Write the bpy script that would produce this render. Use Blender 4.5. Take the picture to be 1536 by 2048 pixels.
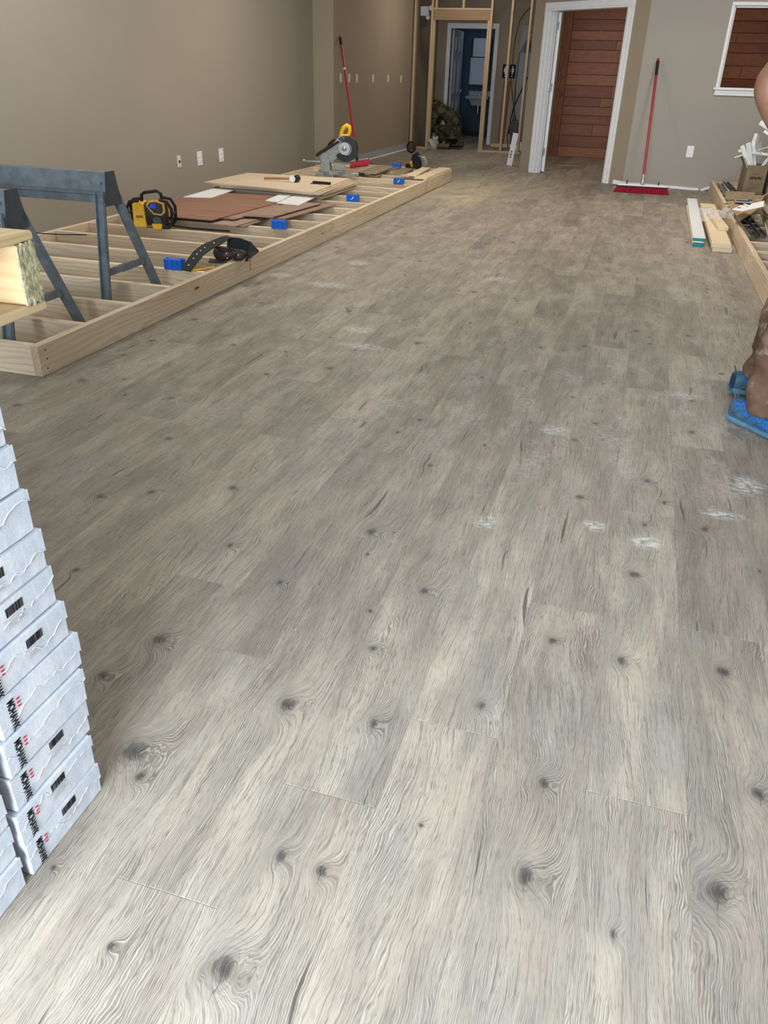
import bpy, bmesh, math, random
from math import sin, cos, pi, radians, exp, sqrt
from mathutils import Vector, Matrix, Euler, noise as mnoise
for o in list(bpy.data.objects): bpy.data.objects.remove(o, do_unlink=True)
S = bpy.context.scene
COL = S.collection
# ---------------------------------------------------------------- camera
CH = 1.215
F, PITCH, ROLL, YAW = 1567.58, radians(29.1528), radians(-1.70795), radians(16.05365)
fw = Vector((-sin(YAW)*cos(PITCH), cos(YAW)*cos(PITCH), -sin(PITCH)))
rt = Vector((cos(YAW), sin(YAW), 0)); dn = fw.cross(rt)
r2 = cos(ROLL)*rt + sin(ROLL)*dn; d2 = -sin(ROLL)*rt + cos(ROLL)*dn
cd = bpy.data.cameras.new('camera'); cam = bpy.data.objects.new('camera', cd); COL.objects.link(cam)
cd.sensor_fit = 'VERTICAL'; cd.sensor_height = 36; cd.lens = F/2048*36
cd.clip_start = .05; cd.clip_end = 100
M4 = Matrix.Identity(4)
for i in range(3):
    M4[i][0] = r2[i]; M4[i][1] = -d2[i]; M4[i][2] = -fw[i]
M4[2][3] = CH
cam.matrix_world = M4
S.camera = cam
# ---------------------------------------------------------------- world, lights, exposure
S.view_settings.view_transform = 'Standard'; S.view_settings.look = 'None'
S.view_settings.gamma = 1; S.view_settings.use_curve_mapping = False
S.view_settings.exposure = 0.2
W = bpy.data.worlds.new('sky'); S.world = W; W.use_nodes = True
W.node_tree.nodes['Background'].inputs[0].default_value = (.62, .78, 1, 1)
W.node_tree.nodes['Background'].inputs[1].default_value = 1.0
def area(name, loc, rot, sx, sy, power, col, spread=None):
    l = bpy.data.lights.new(name, 'AREA'); l.shape = 'RECTANGLE'; l.size = sx; l.size_y = sy
    l.energy = power; l.color = col
    if spread: l.spread = radians(spread)
    o = bpy.data.objects.new(name, l); COL.objects.link(o); o.location = loc; o.rotation_euler = rot
    o['label'] = name; return o
# daylight through the storefront glass behind the photographer
area('storefront_daylight', (-.62, -1.98, 1.12), (radians(88), 0, 0), 2.5, 1.8, 480, (.80, .90, 1.0))
# unseen warm fill lights added under the ceiling to brighten walls and hall
for (lx, ly, e) in ((-3.3, 5.4, 40), (-.2, 6.8, 26), (-2.8, 8.8, 48), (.8, 9.2, 44), (-3.0, 14.5, 27), (0.4, 13.9, 30)):
    area('ceiling_fill', (lx, ly, 3.02), (0, 0, 0), .55, 1.15, e, (1.0, .90, .77))
area('bathroom_light', (-3.7, 19.2, 2.5), (0, 0, 0), .3, .3, 3.5, (.75, .85, 1.0))

# ---------------------------------------------------------------- node helper
class G:
    def __init__(s, name, rough=.6, spec=.3, metal=0):
        s.m = bpy.data.materials.new(name); s.m.use_nodes = True; s.t = s.m.node_tree
        s.b = s.t.nodes['Principled BSDF']
        s.b.inputs['Roughness'].default_value = rough
        s.b.inputs['Specular IOR Level'].default_value = spec
        s.b.inputs['Metallic'].default_value = metal
    def n(s, ty, **k):
        q = s.t.nodes.new(ty)
        for a, v in k.items(): setattr(q, a, v)
        return q
    def put(s, sock, v):
        if hasattr(v, 'is_linked') or isinstance(v, bpy.types.NodeSocket): s.t.links.new(v, sock)
        elif isinstance(v, (tuple, list)):
            sock.default_value = tuple(v)+((1,) if len(v) == 3 and len(sock.default_value) == 4 else ())
        else: sock.default_value = v
    def o(s, op, a, b=None, c=None, clamp=False):
        q = s.n('ShaderNodeMath', operation=op); q.use_clamp = clamp
        s.put(q.inputs[0], a)
        if b is not None: s.put(q.inputs[1], b)
        if c is not None: s.put(q.inputs[2], c)
        return q.outputs[0]
    def sep(s, v):
        q = s.n('ShaderNodeSeparateXYZ'); s.put(q.inputs[0], v); return q.outputs
    def com(s, x, y, z):
        q = s.n('ShaderNodeCombineXYZ')
        for i, a in enumerate((x, y, z)): s.put(q.inputs[i], a)
        return q.outputs[0]
    def noise(s, v, sc=1, det=2, ro=.5, dist=0):
        q = s.n('ShaderNodeTexNoise'); s.put(q.inputs['Vector'], v); q.inputs['Scale'].default_value = sc
        q.inputs['Detail'].default_value = det; q.inputs['Roughness'].default_value = ro; q.inputs['Distortion'].default_value = dist
        return q.outputs[0]
    def vor(s, v, sc=1, feat='F1', out=0, rnd=1):
        q = s.n('ShaderNodeTexVoronoi', feature=feat); s.put(q.inputs['Vector'], v); q.inputs['Scale'].default_value = sc
        q.inputs['Randomness'].default_value = rnd
        return q.outputs[out]
    def sm(s, v, a, b, x=0, y=1):
        q = s.n('ShaderNodeMapRange', interpolation_type='SMOOTHSTEP'); s.put(q.inputs[0], v)
        for i, k in enumerate((a, b, x, y)): s.put(q.inputs[i+1], k)
        return q.outputs[0]
    def mix(s, f, a, b, mode='MIX'):
        q = s.n('ShaderNodeMix', data_type='RGBA', blend_type=mode); s.put(q.inputs[0], f); s.put(q.inputs[6], a); s.put(q.inputs[7], b)
        return q.outputs[2]
    def att(s, name, out=2):
        q = s.n('ShaderNodeAttribute', attribute_name=name); return q.outputs[out]
    def pos(s): return s.n('ShaderNodeNewGeometry').outputs['Position']
    def obj(s): return s.n('ShaderNodeTexCoord').outputs['Object']
    def rnd(s): return s.n('ShaderNodeObjectInfo').outputs['Random']
    def color(s, c): s.put(s.b.inputs['Base Color'], c); return s
    def bump(s, h, st=.3, d=.002):
        q = s.n('ShaderNodeBump'); s.put(q.inputs['Height'], h); q.inputs['Strength'].default_value = st; q.inputs['Distance'].default_value = d
        s.t.links.new(q.outputs[0], s.b.inputs['Normal']); return s
MATS = {}
def plain(name, col, rough=.6, spec=.3, metal=0, var=.06, sc=30, bump=0):
    if name in MATS: return MATS[name]
    g = G(name, rough, spec, metal)
    n = g.noise(g.obj(), sc, 3, .6)
    f = g.sm(n, .3, .7)
    g.color(g.mix(f, tuple(c*(1-var) for c in col), tuple(min(1, c*(1+var)) for c in col)))
    if bump: g.bump(n, bump, .003)
    MATS[name] = g.m; return g.m

def floor_mat():
    g = G('oak_laminate', .5, .3)
    P = g.pos(); x, y, z = g.sep(P)[:3]; nz = g.sep(g.n('ShaderNodeNewGeometry').outputs['True Normal'])[2]
    seed = g.att('seed'); tone = g.att('tone')
    off = g.o('MULTIPLY', seed, 57.3)
    n1 = g.noise(g.com(g.o('MULTIPLY', x, 5.0), g.o('MULTIPLY', y, 1.5), off), 1, 1.6, .5)
    h = g.o('ADD', x, g.o('MULTIPLY', g.o('SUBTRACT', n1, .5), .115))
    wob = g.noise(g.com(g.o('MULTIPLY', x, 30), g.o('MULTIPLY', y, 13), off), 1, 2.5, .6)
    ws = g.o('SUBTRACT', wob, .5)
    h = g.o('ADD', h, g.o('MULTIPLY', ws, .012))
    kd = halo = crk = None
    for i in (1, 2, 3):
        kx, ky, ks = g.sep(g.att('knot%d' % i, 1))[:3]
        dx = g.o('SUBTRACT', x, kx); dy = g.o('MULTIPLY', g.o('SUBTRACT', y, ky), .8)
        wdx = g.o('ADD', dx, g.o('MULTIPLY', ws, g.o('MULTIPLY', ks, 1.7)))
        wdy = g.o('ADD', dy, g.o('MULTIPLY', g.o('SUBTRACT', n1, .5), g.o('MULTIPLY', ks, 1.2)))
        q = g.o('DIVIDE', g.o('ADD', g.o('MULTIPLY', wdx, wdx), g.o('MULTIPLY', wdy, wdy)), g.o('MULTIPLY', ks, ks))
        h = g.o('ADD', h, g.o('MULTIPLY', g.o('MULTIPLY', ks, 1.9), g.o('EXPONENT', g.o('MULTIPLY', q, -.42))))
        d = g.o('EXPONENT', g.o('MULTIPLY', q, -3.4)); hl = g.o('EXPONENT', g.o('MULTIPLY', q, -.75))
        kr_ = g.o('MULTIPLY', g.sm(g.o('SINE', g.o('ADD', g.o('MULTIPLY', g.o('SQRT', q), 15), g.o('MULTIPLY', ws, 9))), .1, 1), g.o('MULTIPLY', g.sm(ks, .009, .016), hl))
        krg = kr_ if i == 1 else g.o('MAXIMUM', krg, kr_)
        c = g.o('MULTIPLY', g.sm(g.o('ABSOLUTE', g.o('ADD', dx, g.o('MULTIPLY', ws, .034))), .0001, .0012, 1, 0),
                g.sm(g.o('ABSOLUTE', g.o('ADD', dy, g.o('MULTIPLY', ks, .5))), g.o('MULTIPLY', ks, .3), g.o('MULTIPLY', ks, 1.4), 1, 0))
        kd = d if kd is None else g.o('MAXIMUM', kd, d)
        halo = hl if halo is None else g.o('MAXIMUM', halo, hl)
        crk = c if crk is None else g.o('MAXIMUM', crk, c)
    def N(hx, yy, o, det=2, ro=.55): return g.noise(g.com(g.o('MULTIPLY', h, hx), g.o('MULTIPLY', y, yy), g.o('ADD', off, o)), 1, det, ro)
    def NX(xx, yy, o, det=2, ro=.5): return g.noise(g.com(g.o('MULTIPLY', x, xx), g.o('MULTIPLY', y, yy), g.o('ADD', off, o)), 1, det, ro)
    amp = NX(10, 2.6, 9, 2); amp2 = NX(13, 3.2, 77, 2)
    ring = g.sm(g.o('SINE', g.o('ADD', g.o('MULTIPLY', h, 1750), g.o('MULTIPLY', wob, 7))), .0, 1)
    fib = N(330, 6, 0, 3, .65); dash = N(620, 34, 5, 2, .6); lite = N(520, 9, 15, 2, .6)
    pat = N(14, 1.5, 3, 2.5); pat2 = NX(8, 2.6, 21); pat3 = NX(11, 4, 61)
    base = g.mix(g.sm(pat, .38, .62), (.285, .250, .203), (.350, .308, .246))
    base = g.mix(g.o('MULTIPLY', g.sm(pat2, .52, .68), .70), base, (.262, .242, .215))
    base = g.mix(g.o('MULTIPLY', g.sm(pat2, .48, .32), .60), base, (.400, .350, .280))
    base = g.mix(g.o('MULTIPLY', g.sm(pat3, .56, .70), .45), base, (.345, .268, .215))
    dark = (.105, .093, .080); pale = (.54, .505, .44)
    base = g.mix(g.o('MULTIPLY', g.o('MULTIPLY', ring, g.sm(amp, .36, .70)), .46), base, pale)
    base = g.mix(g.o('MULTIPLY', g.o('MULTIPLY', g.o('SUBTRACT', 1, ring), g.sm(amp2, .36, .62)), .50), base, dark)
    base = g.mix(g.o('MULTIPLY', g.sm(fib, .50, .68), .62), base, dark)
    base = g.mix(g.o('MULTIPLY', g.sm(lite, .54, .74), .45), base, pale)
    base = g.mix(g.o('MULTIPLY', g.sm(dash, .53, .72), .70), base, dark)
    base = g.mix(g.o('MULTIPLY', halo, .30), base, (.150, .140, .130))
    base = g.mix(g.o('MULTIPLY', krg, .45), base, (.095, .086, .078))
    kf = g.o('MULTIPLY', g.o('MULTIPLY', kd, 1.3), g.o('ADD', .35, g.o('ADD', g.o('MULTIPLY', g.sm(dash, .35, .6), .45), g.o('MULTIPLY', g.o('SUBTRACT', 1, ring), .4))), clamp=True)
    base = g.mix(g.o('MINIMUM', kf, .9), base, (.058, .052, .048))
    ck = N(60, 2.6, 40, 1.5, .5)
    base = g.mix(g.o('MULTIPLY', g.sm(ck, .705, .755), .85), base, (.07, .062, .055))
    base = g.mix(g.o('MULTIPLY', crk, .65), base, (.045, .04, .038))
    base = g.mix(1, base, g.com(tone, tone, tone), 'MULTIPLY')
    base = g.mix(g.sm(nz, .97, .90), base, (.30, .27, .225))
    # scuffed drywall dust on the middle of the floor, sawdust beside the platform end
    dn1 = g.noise(g.com(g.o('MULTIPLY', x, 6), g.o('MULTIPLY', y, 3.2), 2), 1, 4, .7)
    dn2 = g.noise(g.com(g.o('MULTIPLY', x, 38), g.o('MULTIPLY', y, 70), 2), 1, 3, .7)
    def spot(cx, cy, rx, ry):
        a = g.o('DIVIDE', g.o('SUBTRACT', x, cx), rx); b = g.o('DIVIDE', g.o('SUBTRACT', y, cy), ry)
        return g.o('EXPONENT', g.o('MULTIPLY', g.o('ADD', g.o('MULTIPLY', a, a), g.o('MULTIPLY', b, b)), -1))
    reg = g.o('MULTIPLY', g.sm(y, 1.9, 3.0), g.sm(y, 12, 7))
    du = g.o('MULTIPLY', g.o('MULTIPLY', reg, g.sm(dn1, .46, .66)), g.sm(dn2, .36, .66))
    base = g.mix(g.o('MULTIPLY', du, .52), base, (.50, .48, .45))
    sp = None
    for c in ((-1.22, 3.72, .16, .07), (-1.34, 4.0, .14, .07), (-1.88, 5.64, .13, .1), (-2.24, 5.04, .1, .1), (-1.19, 14.2, .3, .2), (0.05, 2.23, .05, .05), (-.28, 2.13, .05, .06), (.44, 2.44, .09, .04), (.54, 2.70, .08, .10), (.2, 2.18, .06, .05), (-.16, 2.96, .08, .07), (.36, 3.56, .13, .08), (-.8, 5.5, .15, .12), (-1.8, 4.9, .2, .1)):
        k = spot(*c); sp = k if sp is None else g.o('MAXIMUM', sp, k)
    spn = g.o('MULTIPLY', g.sm(g.o('MULTIPLY', sp, g.o('ADD', .05, g.o('MULTIPLY', dn1, 1.5))), .28, .75), g.sm(dn2, .40, .62))
    base = g.mix(g.o('MULTIPLY', spn, .62), base, (.66, .67, .68))
    sd = g.o('MULTIPLY', g.o('MAXIMUM', spot(-2.0, 10.6, .5, 1.0), spot(-1.9, 9.6, .35, .7)), g.sm(dn1, .25, .6))
    base = g.mix(g.o('MULTIPLY', sd, .7), base, (.54, .47, .30))
    g.color(base)
    g.put(g.b.inputs['Roughness'], g.sm(fib, .3, .7, .44, .58))
    g.bump(g.o('ADD', fib, g.o('MULTIPLY', ring, .5)), .16, .0008)
    return g.m
def pine_mat(name='pine_lumber', light=(.80, .68, .50), dark=(.40, .275, .165), grey=.55, ringf=.55):
    g = G(name, .62, .25)
    x, y, z = g.sep(g.obj())[:3]; r = g.o('MULTIPLY', g.rnd(), 43.0)
    q = g.com(g.o('MULTIPLY', x, 1.3), g.o('MULTIPLY', y, 9), g.o('ADD', g.o('MULTIPLY', z, 9), r))
    n = g.noise(q, 1, 2)
    v = g.n('ShaderNodeTexVoronoi'); g.put(v.inputs['Vector'], g.com(g.o('ADD', g.o('MULTIPLY', x, 1.9), r), g.o('MULTIPLY', y, 7.5), g.o('MULTIPLY', z, 7.5)))
    v.inputs['Scale'].default_value = 1; d = v.outputs['Distance']
    kn = g.o('EXPONENT', g.o('MULTIPLY', g.o('MULTIPLY', d, d), -18))
    h = g.o('ADD', g.o('ADD', g.o('MULTIPLY', y, 1.0), g.o('MULTIPLY', z, 1.0)), g.o('ADD', g.o('MULTIPLY', n, .10), g.o('MULTIPLY', kn, .05)))
    ring = g.sm(g.o('SINE', g.o('MULTIPLY', h, 420*ringf)), -.2, 1)
    fib = g.noise(g.com(g.o('MULTIPLY', x, 12), g.o('MULTIPLY', h, 300), r), 1, 3)
    tn = g.noise(g.com(x, g.o('MULTIPLY', r, 3.1), r), .9, 1)
    base = g.mix(g.o('MULTIPLY', g.sm(g.rnd(), 0, 1), grey), light, (.56, .47, .38))
    base = g.mix(g.o('MULTIPLY', g.sm(tn, .35, .7), .3), base, dark)
    base = g.mix(g.o('MULTIPLY', g.sm(n, .5, .75), .4), base, dark)
    base = g.mix(g.o('MULTIPLY', ring, .34), base, dark)
    base = g.mix(g.o('MULTIPLY', g.sm(fib, .5, .8), .4), base, dark)
    base = g.mix(g.sm(d, .085, .05), base, (.17, .085, .04))
    g.color(base); g.bump(fib, .15, .001); return g.m
def cedar_mat():
    g = G('stained_cedar', .45, .35)
    x, y, z = g.sep(g.obj())[:3]; r = g.o('MULTIPLY', g.rnd(), 61.0)
    v = g.n('ShaderNodeTexVoronoi'); g.put(v.inputs['Vector'], g.com(g.o('ADD', g.o('MULTIPLY', x, 2.6), r), g.o('MULTIPLY', y, 7), g.o('MULTIPLY', z, 9)))
    d = v.outputs['Distance']; kn = g.o('EXPONENT', g.o('MULTIPLY', g.o('MULTIPLY', d, d), -22))
    n = g.noise(g.com(g.o('MULTIPLY', x, 1.6), g.o('MULTIPLY', z, 10), r), 1, 2)
    h = g.o('ADD', z, g.o('ADD', g.o('MULTIPLY', n, .09), g.o('MULTIPLY', kn, .04)))
    fib = g.noise(g.com(g.o('MULTIPLY', x, 7), g.o('MULTIPLY', h, 190), r), 1, 3)
    base = g.mix(g.sm(g.rnd(), 0, 1), (.23, .072, .030), (.38, .145, .062))
    base = g.mix(g.o('MULTIPLY', g.sm(fib, .42, .75), .7), base, (.085, .026, .013))
    base = g.mix(g.o('MULTIPLY', g.sm(n, .45, .75), .4), base, (.36, .13, .055))
    base = g.mix(g.sm(d, .14, .07), base, (.03, .012, .008))
    g.color(base); g.bump(fib, .2, .002); return g.m
def wall_mat(name, col, patch=None):
    g = G(name, .75, .22)
    P = g.pos(); n = g.noise(P, 1.3, 3, .6); f = g.noise(P, 160, 2, .6)
    g.color(g.mix(g.sm(n, .35, .65), tuple(c*.985 for c in col), tuple(c*1.015 for c in col)))
    g.bump(f, .12, .002); return g.m
def plastic_film():
    g = G('clear_plastic_film', .12, .5)
    g.b.inputs['Transmission Weight'].default_value = .0
    tr = g.n('ShaderNodeBsdfTransparent'); mx = g.n('ShaderNodeMixShader')
    lw = g.n('ShaderNodeLayerWeight'); lw.inputs[0].default_value = .35
    g.color((.8, .82, .85))
    g.t.links.new(g.sm(lw.outputs['Facing'], 0, 1, .07, .62), mx.inputs[0])
    g.t.links.new(tr.outputs[0], mx.inputs[1]); g.t.links.new(g.b.outputs[0], mx.inputs[2])
    g.t.links.new(mx.outputs[0], g.t.nodes['Material Output'].inputs[0]); return g.m
def glass_mat():
    g = G('window_glass', .03, .5); g.color((.9, .93, .95))
    g.b.inputs['Transmission Weight'].default_value = 1; g.b.inputs['IOR'].default_value = 1.02
    return g.m
def carton_mat():
    g = G('white_carton', .55, .3); P = g.obj()
    n = g.noise(P, 14, 4, .6); w = g.noise(P, 46, 3, .65)
    c = g.mix(g.sm(n, .35, .7), (.50, .54, .61), (.62, .64, .69)); c = g.mix(g.o('MULTIPLY', g.sm(w, .6, .72), .4), c, (.74, .77, .82))
    g.color(c); g.bump(g.o('ADD', n, g.o('MULTIPLY', w, .6)), .5, .003); return g.m
def camo_mat():
    g = G('dark_camouflage_cloth', .85, .1); P = g.obj()
    n = g.noise(P, 9, 2, .6); m = g.noise(P, 17, 2, .6, 1)
    c = g.mix(g.sm(n, .48, .54), (.030, .032, .018), (.075, .075, .040)); c = g.mix(g.sm(m, .56, .6), c, (.012, .012, .010))
    g.color(c); g.bump(n, .3, .01); return g.m
def trouser_mat():
    g = G('brown_work_cloth', .85, .12); P = g.obj()
    n = g.noise(P, 5, 4, .65); m = g.noise(P, 12, 3, .65); w = g.noise(P, 420, 2)
    c = g.mix(g.sm(n, .35, .7), (.090, .048, .030), (.150, .092, .062)); c = g.mix(g.o('MULTIPLY', g.sm(m, .56, .74), .6), c, (.36, .32, .29))
    g.color(c); g.bump(w, .2, .001); return g.m
def skin_mat():
    g = G('skin', .5, .3); g.b.inputs['Subsurface Weight'].default_value = .08; g.b.inputs['Subsurface Radius'].default_value = (.02, .008, .005)
    n = g.noise(g.obj(), 16, 3); g.color(g.mix(g.sm(n, .3, .7), (.155, .074, .044), (.215, .105, .064))); return g.m
M = {}
def setup_mats():
    M.update(tear=plain('torn_paper', (.66, .68, .72), .8, .1),
    floor=floor_mat(), pine=pine_mat(), pale=pine_mat('pale_board', (.80, .68, .49), (.66, .50, .31), .1, .6),
    palw=pine_mat('pallet_pine', (.50, .37, .20), (.34, .21, .09), .2, .5), ply=pine_mat('tan_plywood', (.66, .55, .42), (.50, .38, .27), .2, .35), red=pine_mat('reddish_laminate', (.30, .165, .115), (.075, .03, .022), .5, .22),
    grip=pine_mat('weathered_board', (.30, .235, .155), (.18, .13, .08), .3, .6), header=pine_mat('brown_engineered_header', (.30, .20, .12), (.2, .12, .07), .1, .4),
    studw=pine_mat('stud_pine', (.50, .38, .245), (.36, .25, .14), .15, .8),
    cedar=cedar_mat(), glass=glass_mat(), film=plastic_film(), carton=carton_mat(), camo=camo_mat(), trouser=trouser_mat(), skin=skin_mat(),
    wall=wall_mat('taupe_wall_paint', (.330, .300, .252)), wallg=wall_mat('grey_taupe_wall_paint', (.365, .345, .315)), wallb=wall_mat('brown_wall_paint', (.335, .28, .21)),
    wallr=wall_mat('bluish_grey_unpainted_strip', (.36, .375, .40)), blue_wall=wall_mat('dark_blue_wall_paint', (.045, .085, .125)),
    ceil=wall_mat('white_ceiling', (.62, .60, .56)), under=plain('underlay', (.10, .09, .08)),
    white=plain('white_trim_paint', (.80, .83, .87), .4, .4, var=.03), ivory=plain('ivory_plastic', (.74, .70, .60), .4, .4, var=.02), wplas=plain('white_plastic', (.82, .84, .88), .35, .4, var=.02),
    steel=plain('grey_painted_steel', (.15, .18, .21), .5, .45, .25, .22, 14), dsteel=plain('dark_grey_painted_steel', (.06, .07, .082), .5, .45, .2, .2, 14), galv=plain('galvanised_steel', (.42, .45, .46), .38, .5, .8, .15, 25),
    chan=plain('dark_oiled_steel_channel', (.085, .078, .075), .4, .5, .5, .35, 30), dkgreen=plain('grey_green_steel', (.20, .215, .20), .5, .4, .3, .2, 30),
    black=plain('black_rubber', (.012, .012, .013), .5, .35, var=.2), bplas=plain('black_plastic', (.018, .018, .020), .42, .4, var=.15), yellow=plain('yellow_plastic', (.80, .46, .015), .42, .4, var=.06),
    blue=plain('blue_plastic_box', (.010, .13, .62), .42, .4, var=.1), red_h=plain('red_metal_handle', (.33, .022, .028), .35, .5, var=.1), redb=plain('red_bristles', (.26, .012, .035), .8, .1, var=.35, sc=160),
    redp=plain('red_plastic', (.42, .035, .065), .45, .4, var=.1), lcd=plain('blue_display', (.02, .08, .9), .3, .4, var=.1), leather=plain('dark_brown_leather', (.035, .022, .018), .5, .4, var=.25, sc=40, bump=.3),
    strap=plain('black_webbing', (.018, .020, .022), .7, .2, var=.2, sc=120), card=plain('brown_cardboard', (.37, .255, .15), .8, .15, var=.08, sc=12), cardd=plain('dull_cardboard', (.235, .185, .125), .8, .15, var=.12, sc=12),
    alu=plain('light_grey_cast_metal', (.30, .32, .31), .42, .5, .4, .18, 40), ink=plain('black_ink', (.015, .015, .018), .7, .1), redink=plain('red_ink', (.55, .03, .09), .7, .1), grink=plain('grey_ink', (.46, .47, .49), .7, .1),
    teal=plain('teal_painted_end', (.008, .20, .28), .5, .3, var=.15), shoe=plain('blue_shoe_mesh', (.018, .085, .23), .7, .2, var=.35, sc=110, bump=.4), shoed=plain('slate_shoe_overlay', (.035, .075, .11), .55, .3, var=.2), sole=plain('blue_shoe_sole', (.055, .13, .20), .5, .3, var=.2),
    paper=plain('white_paper', (.82, .85, .90), .6, .2, var=.03), tee=plain('grey_cotton', (.2, .2, .2), .9, .1), hair=plain('dark_hair', (.02, .014, .01), .6, .3, sc=90), boot=plain('tan_boot_leather', (.15, .095, .05), .7, .2, var=.2),
    gpanel=plain('grey_electric_panel', (.27, .29, .32), .5, .35, var=.05), door=plain('white_door_paint', (.46, .52, .60), .4, .4, var=.04), porc=plain('porcelain', (.32, .36, .36), .2, .5), sock=plain('tan_sock', (.2, .12, .05), .9, .1),
    rough=plain('rough_sawn_end_grain', (.33, .30, .19), .8, .1, var=.35, sc=70, bump=.8), chrome=plain('chrome_hinge', (.55, .56, .58), .3, .5, .9, .1))
setup_mats()
# ---------------------------------------------------------------- mesh builder
class B:
    def __init__(s): s.bm = bmesh.new()
    def box(s, c, d, rot=None, bev=0, mi=0):
        r = bmesh.ops.create_cube(s.bm, size=1); vs = r['verts']
        m = Matrix.Translation(c) @ (Euler(rot).to_matrix().to_4x4() if rot else Matrix.Identity(4)) @ Matrix.Diagonal((*d, 1))
        bmesh.ops.transform(s.bm, matrix=m, verts=vs)
        fs = set(f for v in vs for f in v.link_faces)
        for f in fs: f.material_index = mi
        if bev:
            es = list(set(e for v in vs for e in v.link_edges))
            bmesh.ops.bevel(s.bm, geom=es, offset=bev, segments=1 if bev < .004 else 2, affect='EDGES', profile=.6)
        return s
    def cyl(s, p0, p1, r0, r1=None, n=12, cap=True):
        p0, p1 = Vector(p0), Vector(p1); d = p1-p0; r1 = r0 if r1 is None else r1
        q = d.to_track_quat('Z', 'Y').to_matrix().to_4x4()
        bmesh.ops.create_cone(s.bm, cap_ends=cap, segments=n, radius1=r0, radius2=r1, depth=d.length, matrix=Matrix.Translation((p0+p1)/2) @ q)
        return s
    def ball(s, c, r, sc=(1, 1, 1), n=12, rot=None):
        m = Matrix.Translation(c) @ (Euler(rot).to_matrix().to_4x4() if rot else Matrix.Identity(4)) @ Matrix.Diagonal((*sc, 1))
        bmesh.ops.create_uvsphere(s.bm, u_segments=n, v_segments=max(6, n*2//3), radius=r, matrix=m); return s
    def tube(s, pts, r, n=8, closed=False):
        pts = [Vector(p) for p in pts]; k = len(pts); rings = []; rr = r if isinstance(r, (list, tuple)) else [r]*k
        up = Vector((0, 0, 1)); prev = None
        for i, p in enumerate(pts):
            t = (pts[(i+1) % k]-pts[i-1]) if (closed or 0 < i < k-1) else (pts[1]-pts[0] if i == 0 else pts[-1]-pts[-2])
            t = t.normalized()
            if prev is None: a = t.cross(up if abs(t.z) < .9 else Vector((1, 0, 0))).normalized()
            else: a = (prev-t*prev.dot(t)).normalized()
            prev = a; b = t.cross(a)
            rings.append([s.bm.verts.new(p+(a*cos(2*pi*j/n)+b*sin(2*pi*j/n))*rr[i]) for j in range(n)])
        for i in range(k if closed else k-1):
            A, C = rings[i], rings[(i+1) % k]
            for j in range(n): s.bm.faces.new((A[j], A[(j+1) % n], C[(j+1) % n], C[j]))
        if not closed: s.bm.faces.new(rings[0][::-1]); s.bm.faces.new(rings[-1])
        return s
    def ribbon(s, pts, w, th, up=(0, 0, 1)):
        """flat strap through pts; w = half-width vectors' length, th thickness"""
        pts = [Vector(p) for p in pts]; k = len(pts); rings = []; up = Vector(up)
        for i, p in enumerate(pts):
            t = (pts[min(i+1, k-1)]-pts[max(i-1, 0)]).normalized(); a = t.cross(up).normalized(); b = a.cross(t).normalized()
            ww = w[i] if isinstance(w, (list, tuple)) else w
            rings.append([s.bm.verts.new(p+a*sx*ww+b*sy*th/2) for sx, sy in ((-1, -1), (1, -1), (1, 1), (-1, 1))])
        for i in range(k-1):
            for j in range(4): s.bm.faces.new((rings[i][j], rings[i][(j+1) % 4], rings[i+1][(j+1) % 4], rings[i+1][j]))
        s.bm.faces.new(rings[0][::-1]); s.bm.faces.new(rings[-1]); return s
    def prism(s, poly, vec, origin=(0, 0, 0), ax=None):
        """poly of 2D pts mapped by ax=(U,V) from origin, extruded along vec"""
        U, V = (Vector(a) for a in (ax or ((1, 0, 0), (0, 1, 0)))); O = Vector(origin); vec = Vector(vec)
        a = [s.bm.verts.new(O+U*p[0]+V*p[1]) for p in poly]; b = [s.bm.verts.new(v.co+vec) for v in a]; n = len(a)
        s.bm.faces.new(a[::-1]); s.bm.faces.new(b)
        for i in range(n): s.bm.faces.new((a[i], a[(i+1) % n], b[(i+1) % n], b[i]))
        return s
    def build(s, name, mat, parent=None, loc=None, rot=None, smooth=False):
        bmesh.ops.recalc_face_normals(s.bm, faces=s.bm.faces)
        me = bpy.data.meshes.new(name); s.bm.to_mesh(me); s.bm.free()
        for m in (mat if isinstance(mat, (list, tuple)) else [mat]): me.materials.append(m)
        if smooth:
            for p in me.polygons: p.use_smooth = True
            try: me.set_sharp_from_angle(angle=radians(40))
            except Exception: pass
        o = bpy.data.objects.new(name, me); COL.objects.link(o)
        if parent: o.parent = parent
        if loc: o.location = loc
        if rot: o.rotation_euler = rot
        return o
def tag(o, label, cat, group=None, kind=None):
    if label: o['label'] = label
    if cat: o['category'] = cat
    if group: o['group'] = group
    if kind: o['kind'] = kind
    return o
def thing(name, label, cat, loc=(0, 0, 0), rz=0, group=None, rot=None):
    o = bpy.data.objects.new(name, None); COL.objects.link(o); o.location = loc
    o.rotation_euler = rot or (0, 0, rz); o.empty_display_size = .1
    return tag(o, label, cat, group)
def struct(name, b, mat, parent=None, **k):
    o = b.build(name, mat, parent, **k); o['kind'] = 'structure'; return o
_cache = {}
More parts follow.
